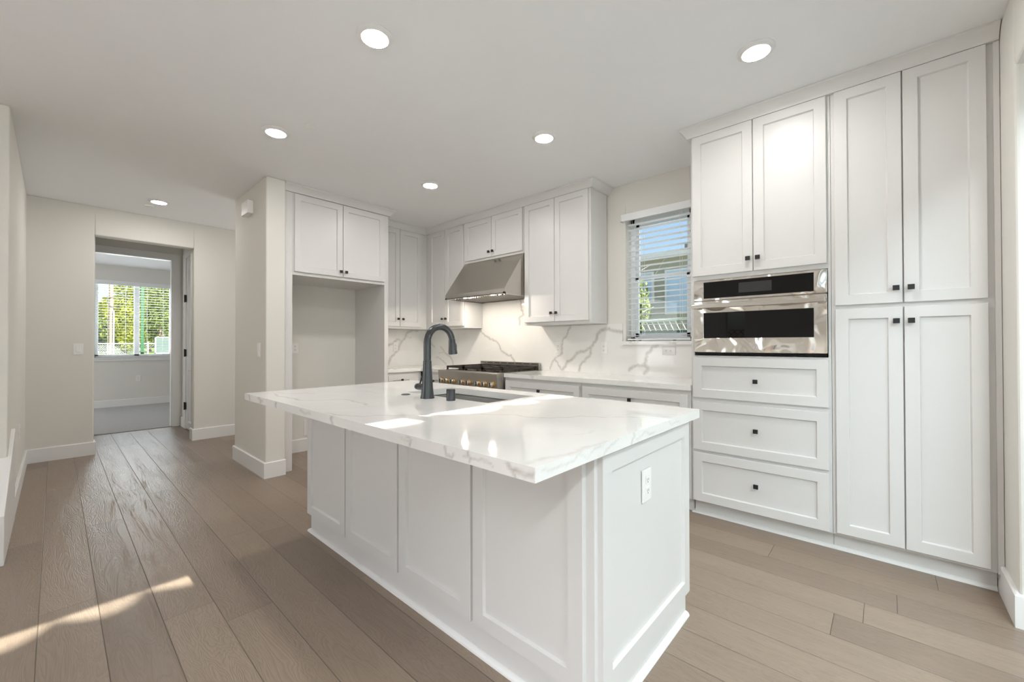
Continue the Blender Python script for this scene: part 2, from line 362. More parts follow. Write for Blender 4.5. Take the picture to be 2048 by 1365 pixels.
casing('door_casing', face('y-', 1.27), -7.455, -6.70, 2.455, w=0.06).build('door_casing', TRIM, root, bevel=0.002)
dl = MB()
P = face('y-', 1.30)
for (v0, v1) in ((0.008, 0.95), (0.95, 2.45)):
    dl.v, dl.f = dl.v, dl.f
    s_ = shaker(P, -7.445, -6.705, v0, v1, t=0.035, fwid=0.10, rec=0.012, bev=0.02); dl.add(s_.v, s_.f)
dl.build('door_leaf', TRIM, root)
for z in (0.33, 1.09, 1.87):
    MB().box(-7.452, -7.432, 1.247, 1.27, z - 0.05, z + 0.05).tube([(-7.449, 1.243, z - 0.055), (-7.449, 1.243, z + 0.055)], 0.007, 10).build('hinge', BLACK, root, weld=False)

# ------------------------------------------------------------------ windows and blinds
root = thing('window_1', None, None, (-1.54, 3.80, wz0)); root['kind'] = 'structure'
fy0, fy1 = 3.775, 3.825
b = MB().box(wx0, wx0 + 0.045, fy0, fy1, wz0, wz1).box(wx1 - 0.045, wx1, fy0, fy1, wz0, wz1).box(wx0, wx1, fy0, fy1, wz0, wz0 + 0.04).box(wx0, wx1, fy0, fy1, wz1 - 0.045, wz1)
b.build('window_frame', VINYL, root, bevel=0.002)
for (z0, z1, yy) in ((wz0 + 0.04, 1.86, 3.785), (1.83, wz1 - 0.045, 3.805)):
    a0, a1 = wx0 + 0.045, wx1 - 0.045
    sh = MB().box(a0, a0 + 0.03, yy, yy + 0.02, z0, z1).box(a1 - 0.03, a1, yy, yy + 0.02, z0, z1).box(a0, a1, yy, yy + 0.02, z0, z0 + 0.035).box(a0, a1, yy, yy + 0.02, z1 - 0.03, z1).build('sash', VINYL, root)
    MB().box(a0 + 0.028, a1 - 0.028, yy + 0.008, yy + 0.012, z0 + 0.03, z1 - 0.028).build('pane', GLASS, sh)
root = thing('window_2', None, None, (-11.1, 1.08, bz0)); root['kind'] = 'structure'
fx0, fx1 = -11.17, -11.11
MB().box(fx0, fx1, bw0, bw0 + 0.05, bz0, bz1).box(fx0, fx1, bw1 - 0.05, bw1, bz0, bz1).box(fx0, fx1, bw0, bw1, bz0, bz0 + 0.05).box(fx0, fx1, bw0, bw1, bz1 - 0.05, bz1).box(fx0, fx1, 1.055, 1.135, bz0, bz1).build('window_frame', VINYL, root, bevel=0.002)
MB().box(-11.142, -11.138, bw0 + 0.045, 1.06, bz0 + 0.045, bz1 - 0.045).build('pane', GLASS, root)
MB().box(-11.142, -11.138, 1.13, bw1 - 0.045, bz0 + 0.045, bz1 - 0.045).build('pane', GLASS, root)
MB().box(-11.12, -11.015, bw0 - 0.05, bw1 + 0.05, bz0 - 0.02, bz0).box(-11.049, -11.032, bw0 - 0.04, bw1 + 0.04, bz0 - 0.075, bz0 - 0.02).build('window_sill', TRIM, root, bevel=0.003)
root = thing('window_3', None, None, (-2.65, -4.93, 1.1)); root['kind'] = 'structure'
MB().box(-2.86, -2.835, -4.95, -4.90, 1.10, 2.0).box(-2.465, -2.44, -4.95, -4.90, 1.10, 2.0).box(-2.86, -2.44, -4.95, -4.90, 1.10, 1.13).box(-2.86, -2.44, -4.95, -4.90, 1.97, 2.0).build('window_frame', VINYL, root)
root = thing('door_4', None, None, (0.6, -2.3, 0)); root['kind'] = 'structure'
MB().box(0.57, 0.64, -4.25, -4.20, 0, 2.36).box(0.57, 0.64, -0.40, -0.35, 0, 2.36).box(0.57, 0.64, -2.33, -2.27, 0, 2.36).box(0.57, 0.64, -4.25, -0.35, 0, 0.05).build('door_frame', VINYL, root)
root = thing('door_3', None, None, (0.6, 1.4, 0)); root['kind'] = 'structure'
MB().box(0.57, 0.64, py0, py0 + 0.05, 0, 2.36).box(0.57, 0.64, py1 - 0.05, py1, 0, 2.36).box(0.57, 0.64, 1.42, 1.49, 0, 2.36).box(0.57, 0.64, py0, py1, 0, 0.05).build('door_frame', VINYL, root)
MB().box(0.60, 0.604, py0 + 0.05, 1.42, 0.05, 2.40).box(0.60, 0.604, 1.49, py1 - 0.05, 0.05, 2.40).build('pane', GLASS, root)

def blind_kitchen():
    t = thing('window_blind', 'white horizontal slat blind in the kitchen window beside the tall oven cabinet', 'blind', (-1.54, 3.70, wz0), 'horizontal slat blinds')
    MB().box(-1.866, -1.215, 3.612, 3.628, 2.373, 2.438).box(-1.866, -1.850, 3.612, 3.664, 2.373, 2.438).box(-1.231, -1.215, 3.612, 3.664, 2.373, 2.438).build('valance', BLINDM, t, bevel=0.003)
    s = MB()
    for i in range(22):
        z = 1.285 + i * 0.0505; tl = -0.0015
        s.add([(-1.828, 3.677, z - tl), (-1.247, 3.677, z - tl), (-1.247, 3.727, z + tl), (-1.828, 3.727, z + tl),
               (-1.828, 3.677, z - tl + 0.0028), (-1.247, 3.677, z - tl + 0.0028), (-1.247, 3.727, z + tl + 0.0028), (-1.828, 3.727, z + tl + 0.0028)],
              [(0, 3, 2, 1), (4, 5, 6, 7), (0, 1, 5, 4), (1, 2, 6, 5), (2, 3, 7, 6), (3, 0, 4, 7)])
    s.build('slats', BLINDM, t, weld=False)
    MB().box(-1.828, -1.247, 3.677, 3.727, 1.243, 1.258).build('bottom_rail', BLINDM, t, bevel=0.002)
    c = MB()
    for x in (-1.775, -1.68, -1.33):
        for y in (3.676, 3.728): c.tube([(x, y, 1.25), (x, y, 2.40)], 0.0012, 6)
    c.build('ladder_cords', BLINDM, t, weld=False)
    for x in (-1.81, -1.70, -1.38): MB().box(x - 0.012, x + 0.012, 3.671, 3.677, 1.238, 1.244).build('cord_button', SLOT, t)
blind_kitchen()
t = thing('window_blind', 'white horizontal slat blind in the bedroom window seen through the hall doorway', 'blind', (-11.06, 1.08, bz0), 'horizontal slat blinds')
MB().box(-11.045, -11.028, bw0 - 0.02, bw1 + 0.02, 2.365, 2.445).build('valance', BLINDM, t, bevel=0.003)
s = MB()
for i in range(27):
    z = 1.015 + i * 0.0505
    s.box(-11.105, -11.055, bw0 + 0.01, bw1 - 0.01, z, z + 0.0028)
s.build('slats', BLINDM, t, weld=False)
c = MB()
for y in (0.68, 0.93, 1.25, 1.50):
    for x in (-11.106, -11.054): c.tube([(x, y, 1.0), (x, y, 2.40)], 0.0015, 6)
c.build('ladder_cords', BLINDM, t, weld=False)
MB().box(-11.105, -11.055, bw0 + 0.01, bw1 - 0.01, 0.972, 0.987).build('bottom_rail', BLINDM, t)

# ------------------------------------------------------------------ quartz slabs with traced veins
rs = np.random.RandomState(5)
def rough_line(pts, it=3, amp=0.16):
    pts = [np.array(p, float) for p in pts]
    for _ in range(it):
        o = [pts[0]]
        for a, c in zip(pts[:-1], pts[1:]):
            d = c - a; nrm = np.array([-d[1], d[0]])
            o += [(a + c) / 2 + nrm * rs.uniform(-amp, amp), c]
        pts = o
    return pts
def vein_field(U, V, lines):
    out = np.zeros(U.shape)
    for pts, w, st in lines:
        p = rough_line(pts)
        n = len(p) - 1
        for i in range(n):
            a, c = p[i], p[i + 1]; d = c - a; L2 = max(d @ d, 1e-9)
            t = np.clip(((U - a[0]) * d[0] + (V - a[1]) * d[1]) / L2, 0, 1)
            ds = np.hypot(U - a[0] - t * d[0], V - a[1] - t * d[1])
            ww = w * 1.35 * (0.6 + 0.6 * abs(math.sin(i * 1.7)))
            out = np.maximum(out, 0.86 * st * np.clip(1.25 - ds / ww, 0, 1))
    return out
class Slab:
    def __init__(s): s.v = []; s.f = []; s.a = []
    def grid(s, P, us, vs, lines, hole=None):
        U, V = np.meshgrid(us, vs); F = vein_field(U, V, lines) if lines else np.zeros(U.shape)
        b = len(s.v); nu = len(us)
        s.v += [P(u, v) for u, v in zip(U.ravel(), V.ravel())]; s.a += F.ravel().tolist()
        for j in range(len(vs) - 1):
            for i in range(nu - 1):
                if hole and hole[0] < (us[i] + us[i + 1]) / 2 < hole[1] and hole[2] < (vs[j] + vs[j + 1]) / 2 < hole[3]: continue
                s.f.append((b + j * nu + i, b + j * nu + i + 1, b + (j + 1) * nu + i + 1, b + (j + 1) * nu + i))
    def build(s, name, mat_, parent=None, loc=None):
        off = Vector(loc) if loc is not None else Vector((0, 0, 0))
        me = bpy.data.meshes.new(name); me.from_pydata([(v[0] - off[0], v[1] - off[1], v[2] - off[2]) for v in s.v], [], s.f)
        at = me.attributes.new('vein', 'FLOAT', 'POINT'); at.data.foreach_set('value', np.array(s.a, dtype=np.float32))
        bm = bmesh.new(); bm.from_mesh(me); bmesh.ops.remove_doubles(bm, verts=bm.verts, dist=1e-5); bmesh.ops.recalc_face_normals(bm, faces=bm.faces); bm.to_mesh(me); bm.free()
        me.materials.append(mat_); o = bpy.data.objects.new(name, me); COL.objects.link(o); o.location = off
        return o
def steps(*marks, d=0.006):
    out = [marks[0]]
    for a, c in zip(marks[:-1], marks[1:]):
        n = max(1, int(round((c - a) / d))); out += [a + (c - a) * k / n for k in range(1, n + 1)]
    return np.array(out)
def slab_box(name, x0, x1, y0, y1, z0, z1, label, cat, top=(), front=(), right=(), d=0.007, hole=None, group=None):
    s = Slab()
    xs = steps(x0, *( [hole[0], hole[1]] if hole else []), x1, d=d); ys = steps(y0, *( [hole[2], hole[3]] if hole else []), y1, d=d); zs = steps(z0, z1, d=d)
    s.grid(lambda u, v: (u, v, z1), xs, ys, top, hole); s.grid(lambda u, v: (u, v, z0), xs, ys, (), hole)
    s.grid(lambda u, v: (u, y0, v), xs, zs, front); s.grid(lambda u, v: (u, y1, v), xs, zs, ())
    s.grid(lambda u, v: (x0, u, v), ys, zs, ()); s.grid(lambda u, v: (x1, u, v), ys, zs, right)
    if hole:
        hx = xs[(xs >= hole[0] - 1e-6) & (xs <= hole[1] + 1e-6)]; hy = ys[(ys >= hole[2] - 1e-6) & (ys <= hole[3] + 1e-6)]
        for yy in hole[2:4]: s.grid(lambda u, v, yy=yy: (u, yy, v), hx, zs, ())
        for xx in hole[0:2]: s.grid(lambda u, v, xx=xx: (xx, u, v), hy, zs, ())
    o = s.build(name, QUARTZ, loc=((x0 + x1) / 2, (y0 + y1) / 2, z0)); return tagk(o, label, cat, group)
# island top
IX0, IX1, IY0, IY1 = -2.893, -0.626, 0.775, 1.961
SK = (-2.20, -1.485, 1.462, 1.825)
topv = [([(-2.732, 0.892), (-2.454, 0.868), (-2.317, 0.87), (-2.198, 1.013), (-2.099, 1.061), (-1.87, 1.02)], 0.006, 0.6),
        ([(-1.80, 0.78), (-1.692, 0.805), (-1.549, 0.931), (-1.42, 1.06), (-1.24, 1.228), (-1.036, 1.308), (-0.933, 1.455), (-0.848, 1.483), (-0.669, 1.605)], 0.005, 0.6),
        ([(-0.871, 1.522), (-0.796, 1.659), (-0.641, 1.746)], 0.004, 0.35), ([(-0.66, 0.787), (-0.645, 0.885), (-0.633, 1.062), (-0.632, 1.127)], 0.008, 0.35),
        ([(-0.758, 1.144), (-0.737, 1.188), (-0.751, 1.243)], 0.004, 0.25), ([(-2.85, 0.80), (-2.78, 0.9), (-2.7, 0.93), (-2.55, 1.05)], 0.006, 0.5),
        ([(-2.6, 1.1), (-2.45, 1.3), (-2.3, 1.32)], 0.006, 0.3), ([(-1.95, 0.8), (-1.85, 0.9), (-1.82, 1.05)], 0.004, 0.2)]
fv = [([(-2.82, 0.914), (-2.795, 0.895), (-2.80, 0.876)], 0.008, 0.9), ([(-2.63, 0.914), (-2.60, 0.895), (-2.61, 0.876)], 0.009, 0.95), ([(-2.355, 0.914), (-2.375, 0.897), (-2.36, 0.876)], 0.007, 0.9),
      ([(-2.66, 0.905), (-2.62, 0.897), (-2.56, 0.90)], 0.006, 0.6), ([(-1.70, 0.914), (-1.725, 0.9), (-1.70, 0.876)], 0.007, 0.8), ([(-2.05, 0.90), (-1.98, 0.893), (-1.93, 0.895)], 0.005, 0.5),
      ([(-1.17, 0.914), (-1.14, 0.90), (-1.15, 0.876)], 0.004, 0.8), ([(-1.21, 0.90), (-1.14, 0.899)], 0.003, 0.5), ([(-0.97, 0.91), (-0.965, 0.885), (-0.94, 0.88), (-0.93, 0.892)], 0.0035, 0.8),
      ([(-0.87, 0.914), (-0.855, 0.895), (-0.86, 0.876)], 0.0035, 0.8), ([(-0.89, 0.895), (-0.82, 0.897), (-0.77, 0.89)], 0.003, 0.6),
      ([(-0.72, 0.914), (-0.70, 0.893), (-0.66, 0.889), (-0.63, 0.895)], 0.005, 0.9), ([(-0.70, 0.893), (-0.69, 0.876)], 0.004, 0.8)]
rv = [([(0.80, 0.90), (0.86, 0.893), (0.95, 0.90), (1.02, 0.89), (1.10, 0.905)], 0.003, 0.35), ([(1.10, 0.876), (1.13, 0.895), (1.20, 0.914)], 0.003, 0.4),
      ([(1.28, 0.876), (1.31, 0.90), (1.30, 0.914)], 0.0035, 0.6), ([(1.31, 0.895), (1.40, 0.90), (1.48, 0.892)], 0.003, 0.4), ([(1.6, 0.914), (1.66, 0.895), (1.72, 0.89)], 0.003, 0.4)]
slab_box('island_countertop', IX0, IX1, IY0, IY1, 0.876, 0.914, 'long white veined quartz slab on the kitchen island, with the sink cut into it', 'countertop', topv, fv, rv, d=0.0065, hole=SK)
# perimeter counters
ct1 = [([(-2.58, 3.64), (-2.60, 3.4), (-2.5, 3.03)], 0.006, 0.6), ([(-2.30, 3.64), (-2.25, 3.5)], 0.008, 0.3), ([(-1.62, 3.64), (-1.5, 3.4), (-1.4, 3.3), (-1.2, 3.2)], 0.008, 0.35)]
slab_box('countertop', -2.848, -1.028, 3.03, 3.653, 0.876, 0.914, 'white veined quartz counter right of the range, under the window', 'countertop', ct1,
         [([(-2.50, 0.914), (-2.47, 0.9), (-2.48, 0.876)], 0.009, 0.6), ([(-1.35, 0.905), (-1.3, 0.898), (-1.25, 0.9)], 0.006, 0.3)], d=0.012)
s = Slab(); poly = [(-4.886, 2.560), (-4.255, 2.560), (-4.255, 3.03), (-3.815, 3.03), (-3.815, 3.653), (-4.886, 3.653)]
b = MB().prism(poly, 'z', 0.876, 0.914)
o = b.build('countertop', QUARTZ, bevel=0.002); o.data.transform(Matrix.Translation((4.5, -3.2, -0.876))); o.location = (-4.5, 3.2, 0.876)
tagk(o, 'white quartz corner counter left of the range, beside the refrigerator niche', 'countertop')
# backsplash on the range wall
BV = [([(-3.854, 1.399), (-3.712, 1.297), (-3.629, 1.266), (-3.442, 1.113), (-3.314, 1.077), (-3.259, 1.004), (-3.24, 0.93)], 0.010, 0.85),
      ([(-3.17, 1.74), (-3.152, 1.61), (-3.116, 1.553), (-3.189, 1.511), (-3.177, 1.437)], 0.010, 0.85), ([(-3.116, 1.553), (-3.02, 1.50)], 0.006, 0.5),
      ([(-2.461, 1.405), (-2.505, 1.324), (-2.562, 1.258), (-2.576, 1.106), (-2.67, 1.054), (-2.734, 0.932)], 0.009, 0.8), ([(-2.67, 1.054), (-2.577, 0.93)], 0.009, 0.8),
      ([(-1.78, 1.29), (-1.833, 1.304), (-1.956, 1.336), (-2.075, 1.35), (-2.146, 1.301), (-2.219, 1.175), (-2.35, 1.126), (-2.506, 1.024), (-2.577, 0.93)], 0.013, 0.85),
      ([(-2.219, 1.175), (-2.219, 1.112), (-2.293, 1.03), (-2.36, 0.931)], 0.011, 0.85), ([(-2.075, 1.35), (-2.02, 1.37)], 0.008, 0.6),
      ([(-1.521, 1.199), (-1.579, 1.171), (-1.624, 1.12), (-1.647, 1.019), (-1.617, 0.984), (-1.655, 0.932)], 0.012, 0.85), ([(-1.617, 1.005), (-1.747, 0.998), (-1.802, 0.955)], 0.012, 0.85),
      ([(-4.66, 1.172), (-4.578, 1.105), (-4.45, 1.036), (-4.388, 0.932)], 0.010, 0.8), ([(-4.898, 1.229), (-4.794, 1.166)], 0.009, 0.7), ([(-4.761, 1.019), (-4.627, 0.981), (-4.53, 0.927)], 0.010, 0.7), ([(-4.71, 1.088), (-4.578, 1.105)], 0.007, 0.6)]
s = Slab()
us = steps(-4.886, -3.807, -2.853, wx0 - 0.03, wx1 + 0.02, -1.03, d=0.006); vs = steps(0.914, 1.20, 1.405, 1.73, d=0.006)
U, V = np.meshgrid(us, vs); F = vein_field(U, V, BV); nu = len(us)
s.v = [(u, 3.653, v) for u, v in zip(U.ravel(), V.ravel())]; s.a = F.ravel().tolist()
for j in range(len(vs) - 1):
    for i in range(nu - 1):
        uc, vc = (us[i] + us[i + 1]) / 2, (vs[j] + vs[j + 1]) / 2
        if vc > 1.405 and not (-3.807 < uc < -2.853): continue
        if vc > 1.20 and uc > wx0 - 0.03: continue
        s.f.append((j * nu + i, j * nu + i + 1, (j + 1) * nu + i + 1, (j + 1) * nu + i))
o = s.build('backsplash', QUARTZ, loc=(-2.9, 3.653, 0.914)); sm = o.modifiers.new('thickness', 'SOLIDIFY'); sm.thickness = 0.0135; sm.offset = -1
tagk(o, 'white quartz backsplash with grey veins along the range wall', 'backsplash')
s = Slab()
LV = [([(2.90, 1.17), (2.958, 1.195), (3.091, 1.273), (3.176, 1.254), (3.323, 1.397), (3.495, 1.411)], 0.013, 0.85), ([(2.93, 0.93), (2.964, 0.947), (3.035, 1.062), (3.125, 1.179), (3.176, 1.254)], 0.014, 0.85), ([(3.323, 1.30), (3.25, 1.32)], 0.01, 0.4)]
s.grid(lambda u, v: (-4.887, u, v), steps(2.560, 3.652, d=0.006), steps(0.914, 1.405, d=0.006), LV)
o = s.build('backsplash', QUARTZ, loc=(-4.887, 3.1, 0.914)); sm = o.modifiers.new('thickness', 'SOLIDIFY'); sm.thickness = 0.012; sm.offset = -1
tagk(o, 'white quartz backsplash with grey veins beside the refrigerator niche', 'backsplash')
slab_box('window_sill', -1.877, -1.205, 3.628, 3.775, 1.201, 1.2345, 'veined white quartz sill under the kitchen window', 'sill', (), [([(-1.79, 1.222), (-1.70, 1.219)], 0.006, 0.5), ([(-1.43, 1.234), (-1.40, 1.22), (-1.42, 1.2), (-1.36, 1.215)], 0.01, 0.7)], d=0.008)

# ------------------------------------------------------------------ island cabinet
t = thing('kitchen_island', 'white panelled kitchen island cabinet under the veined quartz slab', 'island', (-1.72, 1.5, 0))
# open-topped around the sink
b = MB().box(-2.77, -0.67, 1.12, 1.14, 0, 0.876).box(-2.77, -0.67, 1.877, 1.897, 0, 0.876).box(-2.77, -2.75, 1.14, 1.877, 0, 0.876).box(-0.69, -0.67, 1.14, 1.877, 0, 0.876).box(-2.75, -0.69, 1.14, 1.877, 0.0, 0.02)
b.build('carcass', CAB, t)
for (a, c) in ((-2.785, -2.273), (-2.259, -1.739), (-1.725, -1.219), (-1.205, -0.700)):
    shaker(face('y-', 1.12), a, c, 0.117, 0.872).build('front_panel', CAB, t)
shaker(face('x+', -0.67), 1.14, 1.895, 0.113, 0.862).build('end_panel', CAB, t)
def qround(pts, r=0.018):
    b = MB()
    n = len(pts); offs = []
    for i in range(n):
        d = []
        if i > 0: d.append((Vector(pts[i]) - Vector(pts[i - 1])).normalized())
        if i < n - 1: d.append((Vector(pts[i + 1]) - Vector(pts[i])).normalized())
        ns = [Vector((-q.y, q.x)) for q in d]; s = sum(ns, Vector((0, 0)))
        offs.append(s / max(1e-6, s.dot(ns[0])) if len(ns) == 2 else ns[0])
    prof = [(0, 0)] + [(r * math.cos(a), r * math.sin(a)) for a in (0, PI / 8, PI / 4, 3 * PI / 8, PI / 2)]
    k = len(prof); vs = [(p[0] + s.x * w, p[1] + s.y * w, z) for p, s in zip(pts, offs) for w, z in prof]; fs = []
    for i in range(n - 1):
        for j in range(k): fs.append((i * k + j, i * k + (j + 1) % k, (i + 1) * k + (j + 1) % k, (i + 1) * k + j))
    fs += [tuple(range(k)), tuple((n - 1) * k + j for j in range(k))]
    return b.add(vs, fs)
qround([(-0.67, 1.897), (-0.67, 1.12), (-2.77, 1.12), (-2.77, 1.897)], 0.018).build('shoe_moulding', TRIM, t, smooth=50)

# sink, faucet and companions
t = thing('kitchen_sink', 'undermount grey steel sink set in the island behind the faucet', 'sink', (-1.84, 1.64, 0.66))
x0, x1, y0, y1 = SK[0] - 0.006, SK[1] + 0.006, SK[2] - 0.006, SK[3] + 0.006
b = MB()
zt, zb = 0.875, 0.665
o_ = [(x0 - 0.02, y0 - 0.02, zt), (x1 + 0.02, y0 - 0.02, zt), (x1 + 0.02, y1 + 0.02, zt), (x0 - 0.02, y1 + 0.02, zt)]
i_ = [(x0, y0, zt), (x1, y0, zt), (x1, y1, zt), (x0, y1, zt)]
f_ = [(x0 + 0.012, y0 + 0.012, zb), (x1 - 0.012, y0 + 0.012, zb), (x1 - 0.012, y1 - 0.012, zb), (x0 + 0.012, y1 - 0.012, zb)]
fs = []
for r in range(2):
    for k in range(4): fs.append((r * 4 + k, r * 4 + (k + 1) % 4, (r + 1) * 4 + (k + 1) % 4, (r + 1) * 4 + k))
fs.append((8, 9, 10, 11)); b.add(o_ + i_ + f_, fs)
o = b.build('basin', SINKM, t, bevel=0.012, seg=4, smooth=60); sm = o.modifiers.new('thickness', 'SOLIDIFY'); sm.thickness = 0.0015
MB().lathe((-1.84, 1.70, 0.6655), [(0.055, 0), (0.055, 0.003), (0.045, 0.004), (0.035, 0.001)]).build('drain', STEEL, t, smooth=40)
FXc, FYc = -1.872, 1.376
t = thing('kitchen_faucet', 'tall gunmetal gooseneck faucet with pull-down spray head behind the island sink', 'faucet', (FXc, FYc, 0.914))
MB().lathe((FXc, FYc, 0.914), [(0.0385, 0), (0.0385, 0.004), (0.035, 0.02), (0.0305, 0.07), (0.0255, 0.14), (0.0225, 0.206)], 40).build('body', GUN, t, smooth=40)
path = [(FXc, FYc, 1.121)] + [(FXc, FYc, z) for z in (1.15, 1.19, 1.225)]
cy_, cz_, rr = FYc + 0.088, 1.222, 0.088
for k in range(1, 15):
    a = PI - k * (PI * 0.93) / 14
    path.append((FXc, cy_ + rr * math.cos(a), cz_ + rr * math.sin(a)))
MB().tube(path, [0.0205] * 4 + [0.0190] * 4 + [0.0180] * 10, 24).build('spout', GUN, t, smooth=50)
e0 = Vector(path[-1]); dd = (Vector(path[-1]) - Vector(path[-2])).normalized(); dd = Vector((0, 0.10, -1)).normalized()
MB().tube([e0, e0 + dd * 0.004, e0 + dd * 0.03, e0 + dd * 0.075, e0 + dd * 0.088, e0 + dd * 0.090], [0.0175, 0.0190, 0.0205, 0.0255, 0.0262, 0.022], 28).build('spray_head', GUN, t, smooth=40)
bt = e0 + dd * 0.045 + Vector((0, 0.0215, 0))
MB().tube([bt + Vector((0, 0, 0.022)), bt + Vector((0, 0.003, 0.008)), bt + Vector((0, 0.004, -0.012)), bt + Vector((0, 0.003, -0.026))], [0.003, 0.0065, 0.0065, 0.003], 12).build('spray_button', BLACK, t, smooth=50)
MB().tube([(FXc - 0.022, FYc - 0.0, 0.972), (FXc - 0.078, FYc - 0.0, 0.972)], 0.0185, 24).tube([(FXc - 0.081, FYc, 0.972), (FXc - 0.096, FYc, 0.972)], [0.0185, 0.0175], 24).build('handle_hub', GUN, t, smooth=40, weld=False)
MB().tube([(FXc - 0.070, FYc, 0.985), (FXc - 0.052, FYc, 1.03)], [0.0045, 0.0038], 12).build('handle_lever', GUN, t, smooth=40)
single('air_gap_cap', MB().lathe((-1.700, 1.400, 0.914), [(0.0235, 0), (0.0235, 0.058), (0.0215, 0.0605), (0.0, 0.0605)], 32), GUN, 'short dark cylindrical air gap cap on the island between faucet and sink edge', 'air gap', (-1.70, 1.40, 0.914), smooth=40)
single('air_switch', MB().lathe((-2.095, 1.386, 0.914), [(0.026, 0), (0.026, 0.003), (0.020, 0.005), (0.015, 0.003), (0.0, 0.0035)], 28), GUN, 'flat round dark button set in the island left of the faucet', 'button', (-2.095, 1.386, 0.914), smooth=40)

# ------------------------------------------------------------------ crown mouldings (structure, mitred runs)
def sweep(name, pts, prof):
    n = len(pts); offs = []
    for i in range(n):
        d = []
        if i > 0: d.append((Vector(pts[i]) - Vector(pts[i - 1])).normalized())
        if i < n - 1: d.append((Vector(pts[i + 1]) - Vector(pts[i])).normalized())
        ns = [Vector((-q.y, q.x)) for q in d]; s = sum(ns, Vector((0, 0)))
        offs.append(s / max(1e-6, s.dot(ns[0])) if len(ns) == 2 else ns[0])
    k = len(prof); vs = [(p[0] + s.x * w, p[1] + s.y * w, z) for p, s in zip(pts, offs) for w, z in prof]; fs = []
    for i in range(n - 1):
        for j in range(k): fs.append((i * k + j, i * k + (j + 1) % k, (i + 1) * k + (j + 1) % k, (i + 1) * k + j))
    fs += [tuple(range(k)), tuple((n - 1) * k + j for j in range(k))]
    return struct(name, MB().add(vs, fs), CAB, smooth=35)
CB = 2.676
cp = [(0.001, CB - 0.002), (0.022, CB - 0.002), (0.0225, CB + 0.006), (0.026, CB + 0.012), (0.034, CB + 0.026), (0.046, CB + 0.040), (0.058, CB + 0.051), (0.065, CB + 0.056), (0.066, H - 0.001), (0.001, H - 0.001)]
UY = 3.357; FX = -4.588; TY = 3.054
sweep('trim_2', [(-2.033, 3.664), (-2.033, UY), (FX, UY), (FX, 2.628)], cp)
sweep('trim_3', [(-4.56, 2.557), (-4.22, 2.557), (-4.22, 1.445)], cp)
sweep('trim_4', [(XR - 0.003, TY), (-1.026, TY), (-1.026, 3.664)], [(w, z) for w, z in cp])

# ------------------------------------------------------------------ wall cabinets
F = face('y-', UY)
def ucab(label, x0, x1, z0, doors, kz, name='wall_cabinet', box=None):
    t = thing(name, label, 'cabinet', ((x0 + x1) / 2, 3.50, z0), 'wall cabinets along the range wall')
    (box or MB().box(x0, x1, UY, 3.652 if z0 < 1.45 or z0 > 1.5 else 3.66, z0, 2.70)).build('carcass', CAB, t)
    for (a, c, k) in doors: door(t, F, a, c, z0 + 0.026, CB - 0.004, k, kz)
    return t
ucab('tall white wall cabinet at the inside corner, left of the steel hood', -4.586, -3.809, 1.409, [(-4.503, -4.176, -4.208), (-4.170, -3.822, -4.138)], 1.532)
ucab('short white wall cabinet directly above the steel hood', -3.805, -2.855, 2.186, [(-3.792, -3.333, -3.362), (-3.327, -2.868, -3.300)], 2.268)
ucab('tall white wall cabinet between the steel hood and the window', -2.851, -2.033, 1.409, [(-2.835, -2.447, -2.476), (-2.441, -2.055, -2.414)], 1.52)
t = thing('wall_cabinet', 'white wall cabinet between the refrigerator cabinet and the corner', 'cabinet', (-4.72, 2.95, 1.409), 'wall cabinets along the range wall')
MB().box(-4.886, FX, 2.561, 3.652, 1.409, 2.70).build('carcass', CAB, t)
F2 = face('x+', FX)
door(t, F2, 2.62, 2.934, 1.435, CB - 0.004, 2.905, 1.529); door(t, F2, 2.940, 3.262, 1.435, CB - 0.004, 2.975, 1.529)

# refrigerator enclosure
t = thing('refrigerator_cabinet', 'white cabinet with side panels around the empty refrigerator niche', 'cabinet', (-4.5, 2.0, 0))
MB().box(-4.898, -4.22, 1.526, 2.509, 1.883, 2.70).build('carcass', CAB, t)
MB().box(-4.898, -4.22, 1.444, 1.526, 0, 2.70).build('side_panel', CAB, t, bevel=0.0015)
MB().box(-4.898, -4.22, 2.509, 2.557, 0, 2.70).build('side_panel', CAB, t, bevel=0.0015)
F3 = face('x+', -4.22)
door(t, F3, 1.540, 2.014, 1.914, CB - 0.012, 1.988, 1.965); door(t, F3, 2.020, 2.500, 1.914, CB - 0.012, 2.045, 1.965)

# ------------------------------------------------------------------ tall oven cabinet and pantry
FT = face('y-', TY)
t = thing('oven_cabinet', 'tall white cabinet holding the wall oven, doors above and three drawers below', 'cabinet', (-0.63, 3.35, 0))
b = MB().box(-1.026, -1.004, TY, 3.665, 0.10, 2.70).box(-0.246, -0.232, TY, 3.665, 0.10, 2.70).box(-1.004, -0.246, TY, 3.665, 0.10, 1.128).box(-1.004, -0.246, TY, 3.665, 1.655, 2.70).box(-1.004, -0.246, 3.60, 3.665, 1.128, 1.655)
b.box(-1.02, -0.232, 3.10, 3.665, 0, 0.10)
b.build('carcass', CAB, t)
door(t, FT, -1.012, -0.634, 1.685, CB - 0.004, -0.658, 1.766); door(t, FT, -0.628, -0.250, 1.685, CB - 0.004, -0.602, 1.766)
for (z0, z1, kz) in ((0.834, 1.114, 0.965), (0.467, 0.805, 0.645), (0.108, 0.447, 0.291)):
    door(t, FT, -1.012, -0.245, z0, z1, -0.620, kz, name='drawer_front')
t = thing('pantry_cabinet', 'tall white four-door pantry cabinet against the right wall', 'cabinet', (0.09, 3.35, 0))
MB().box(-0.230, 0.418, TY, 3.665, 0.10, 2.70).box(-0.230, 0.402, 3.10, 3.665, 0, 0.10).build('carcass', CAB, t)
MB().box(0.398, 0.418, TY - 0.012, TY, 0.10, 2.672).build('filler_strip', CAB, t)
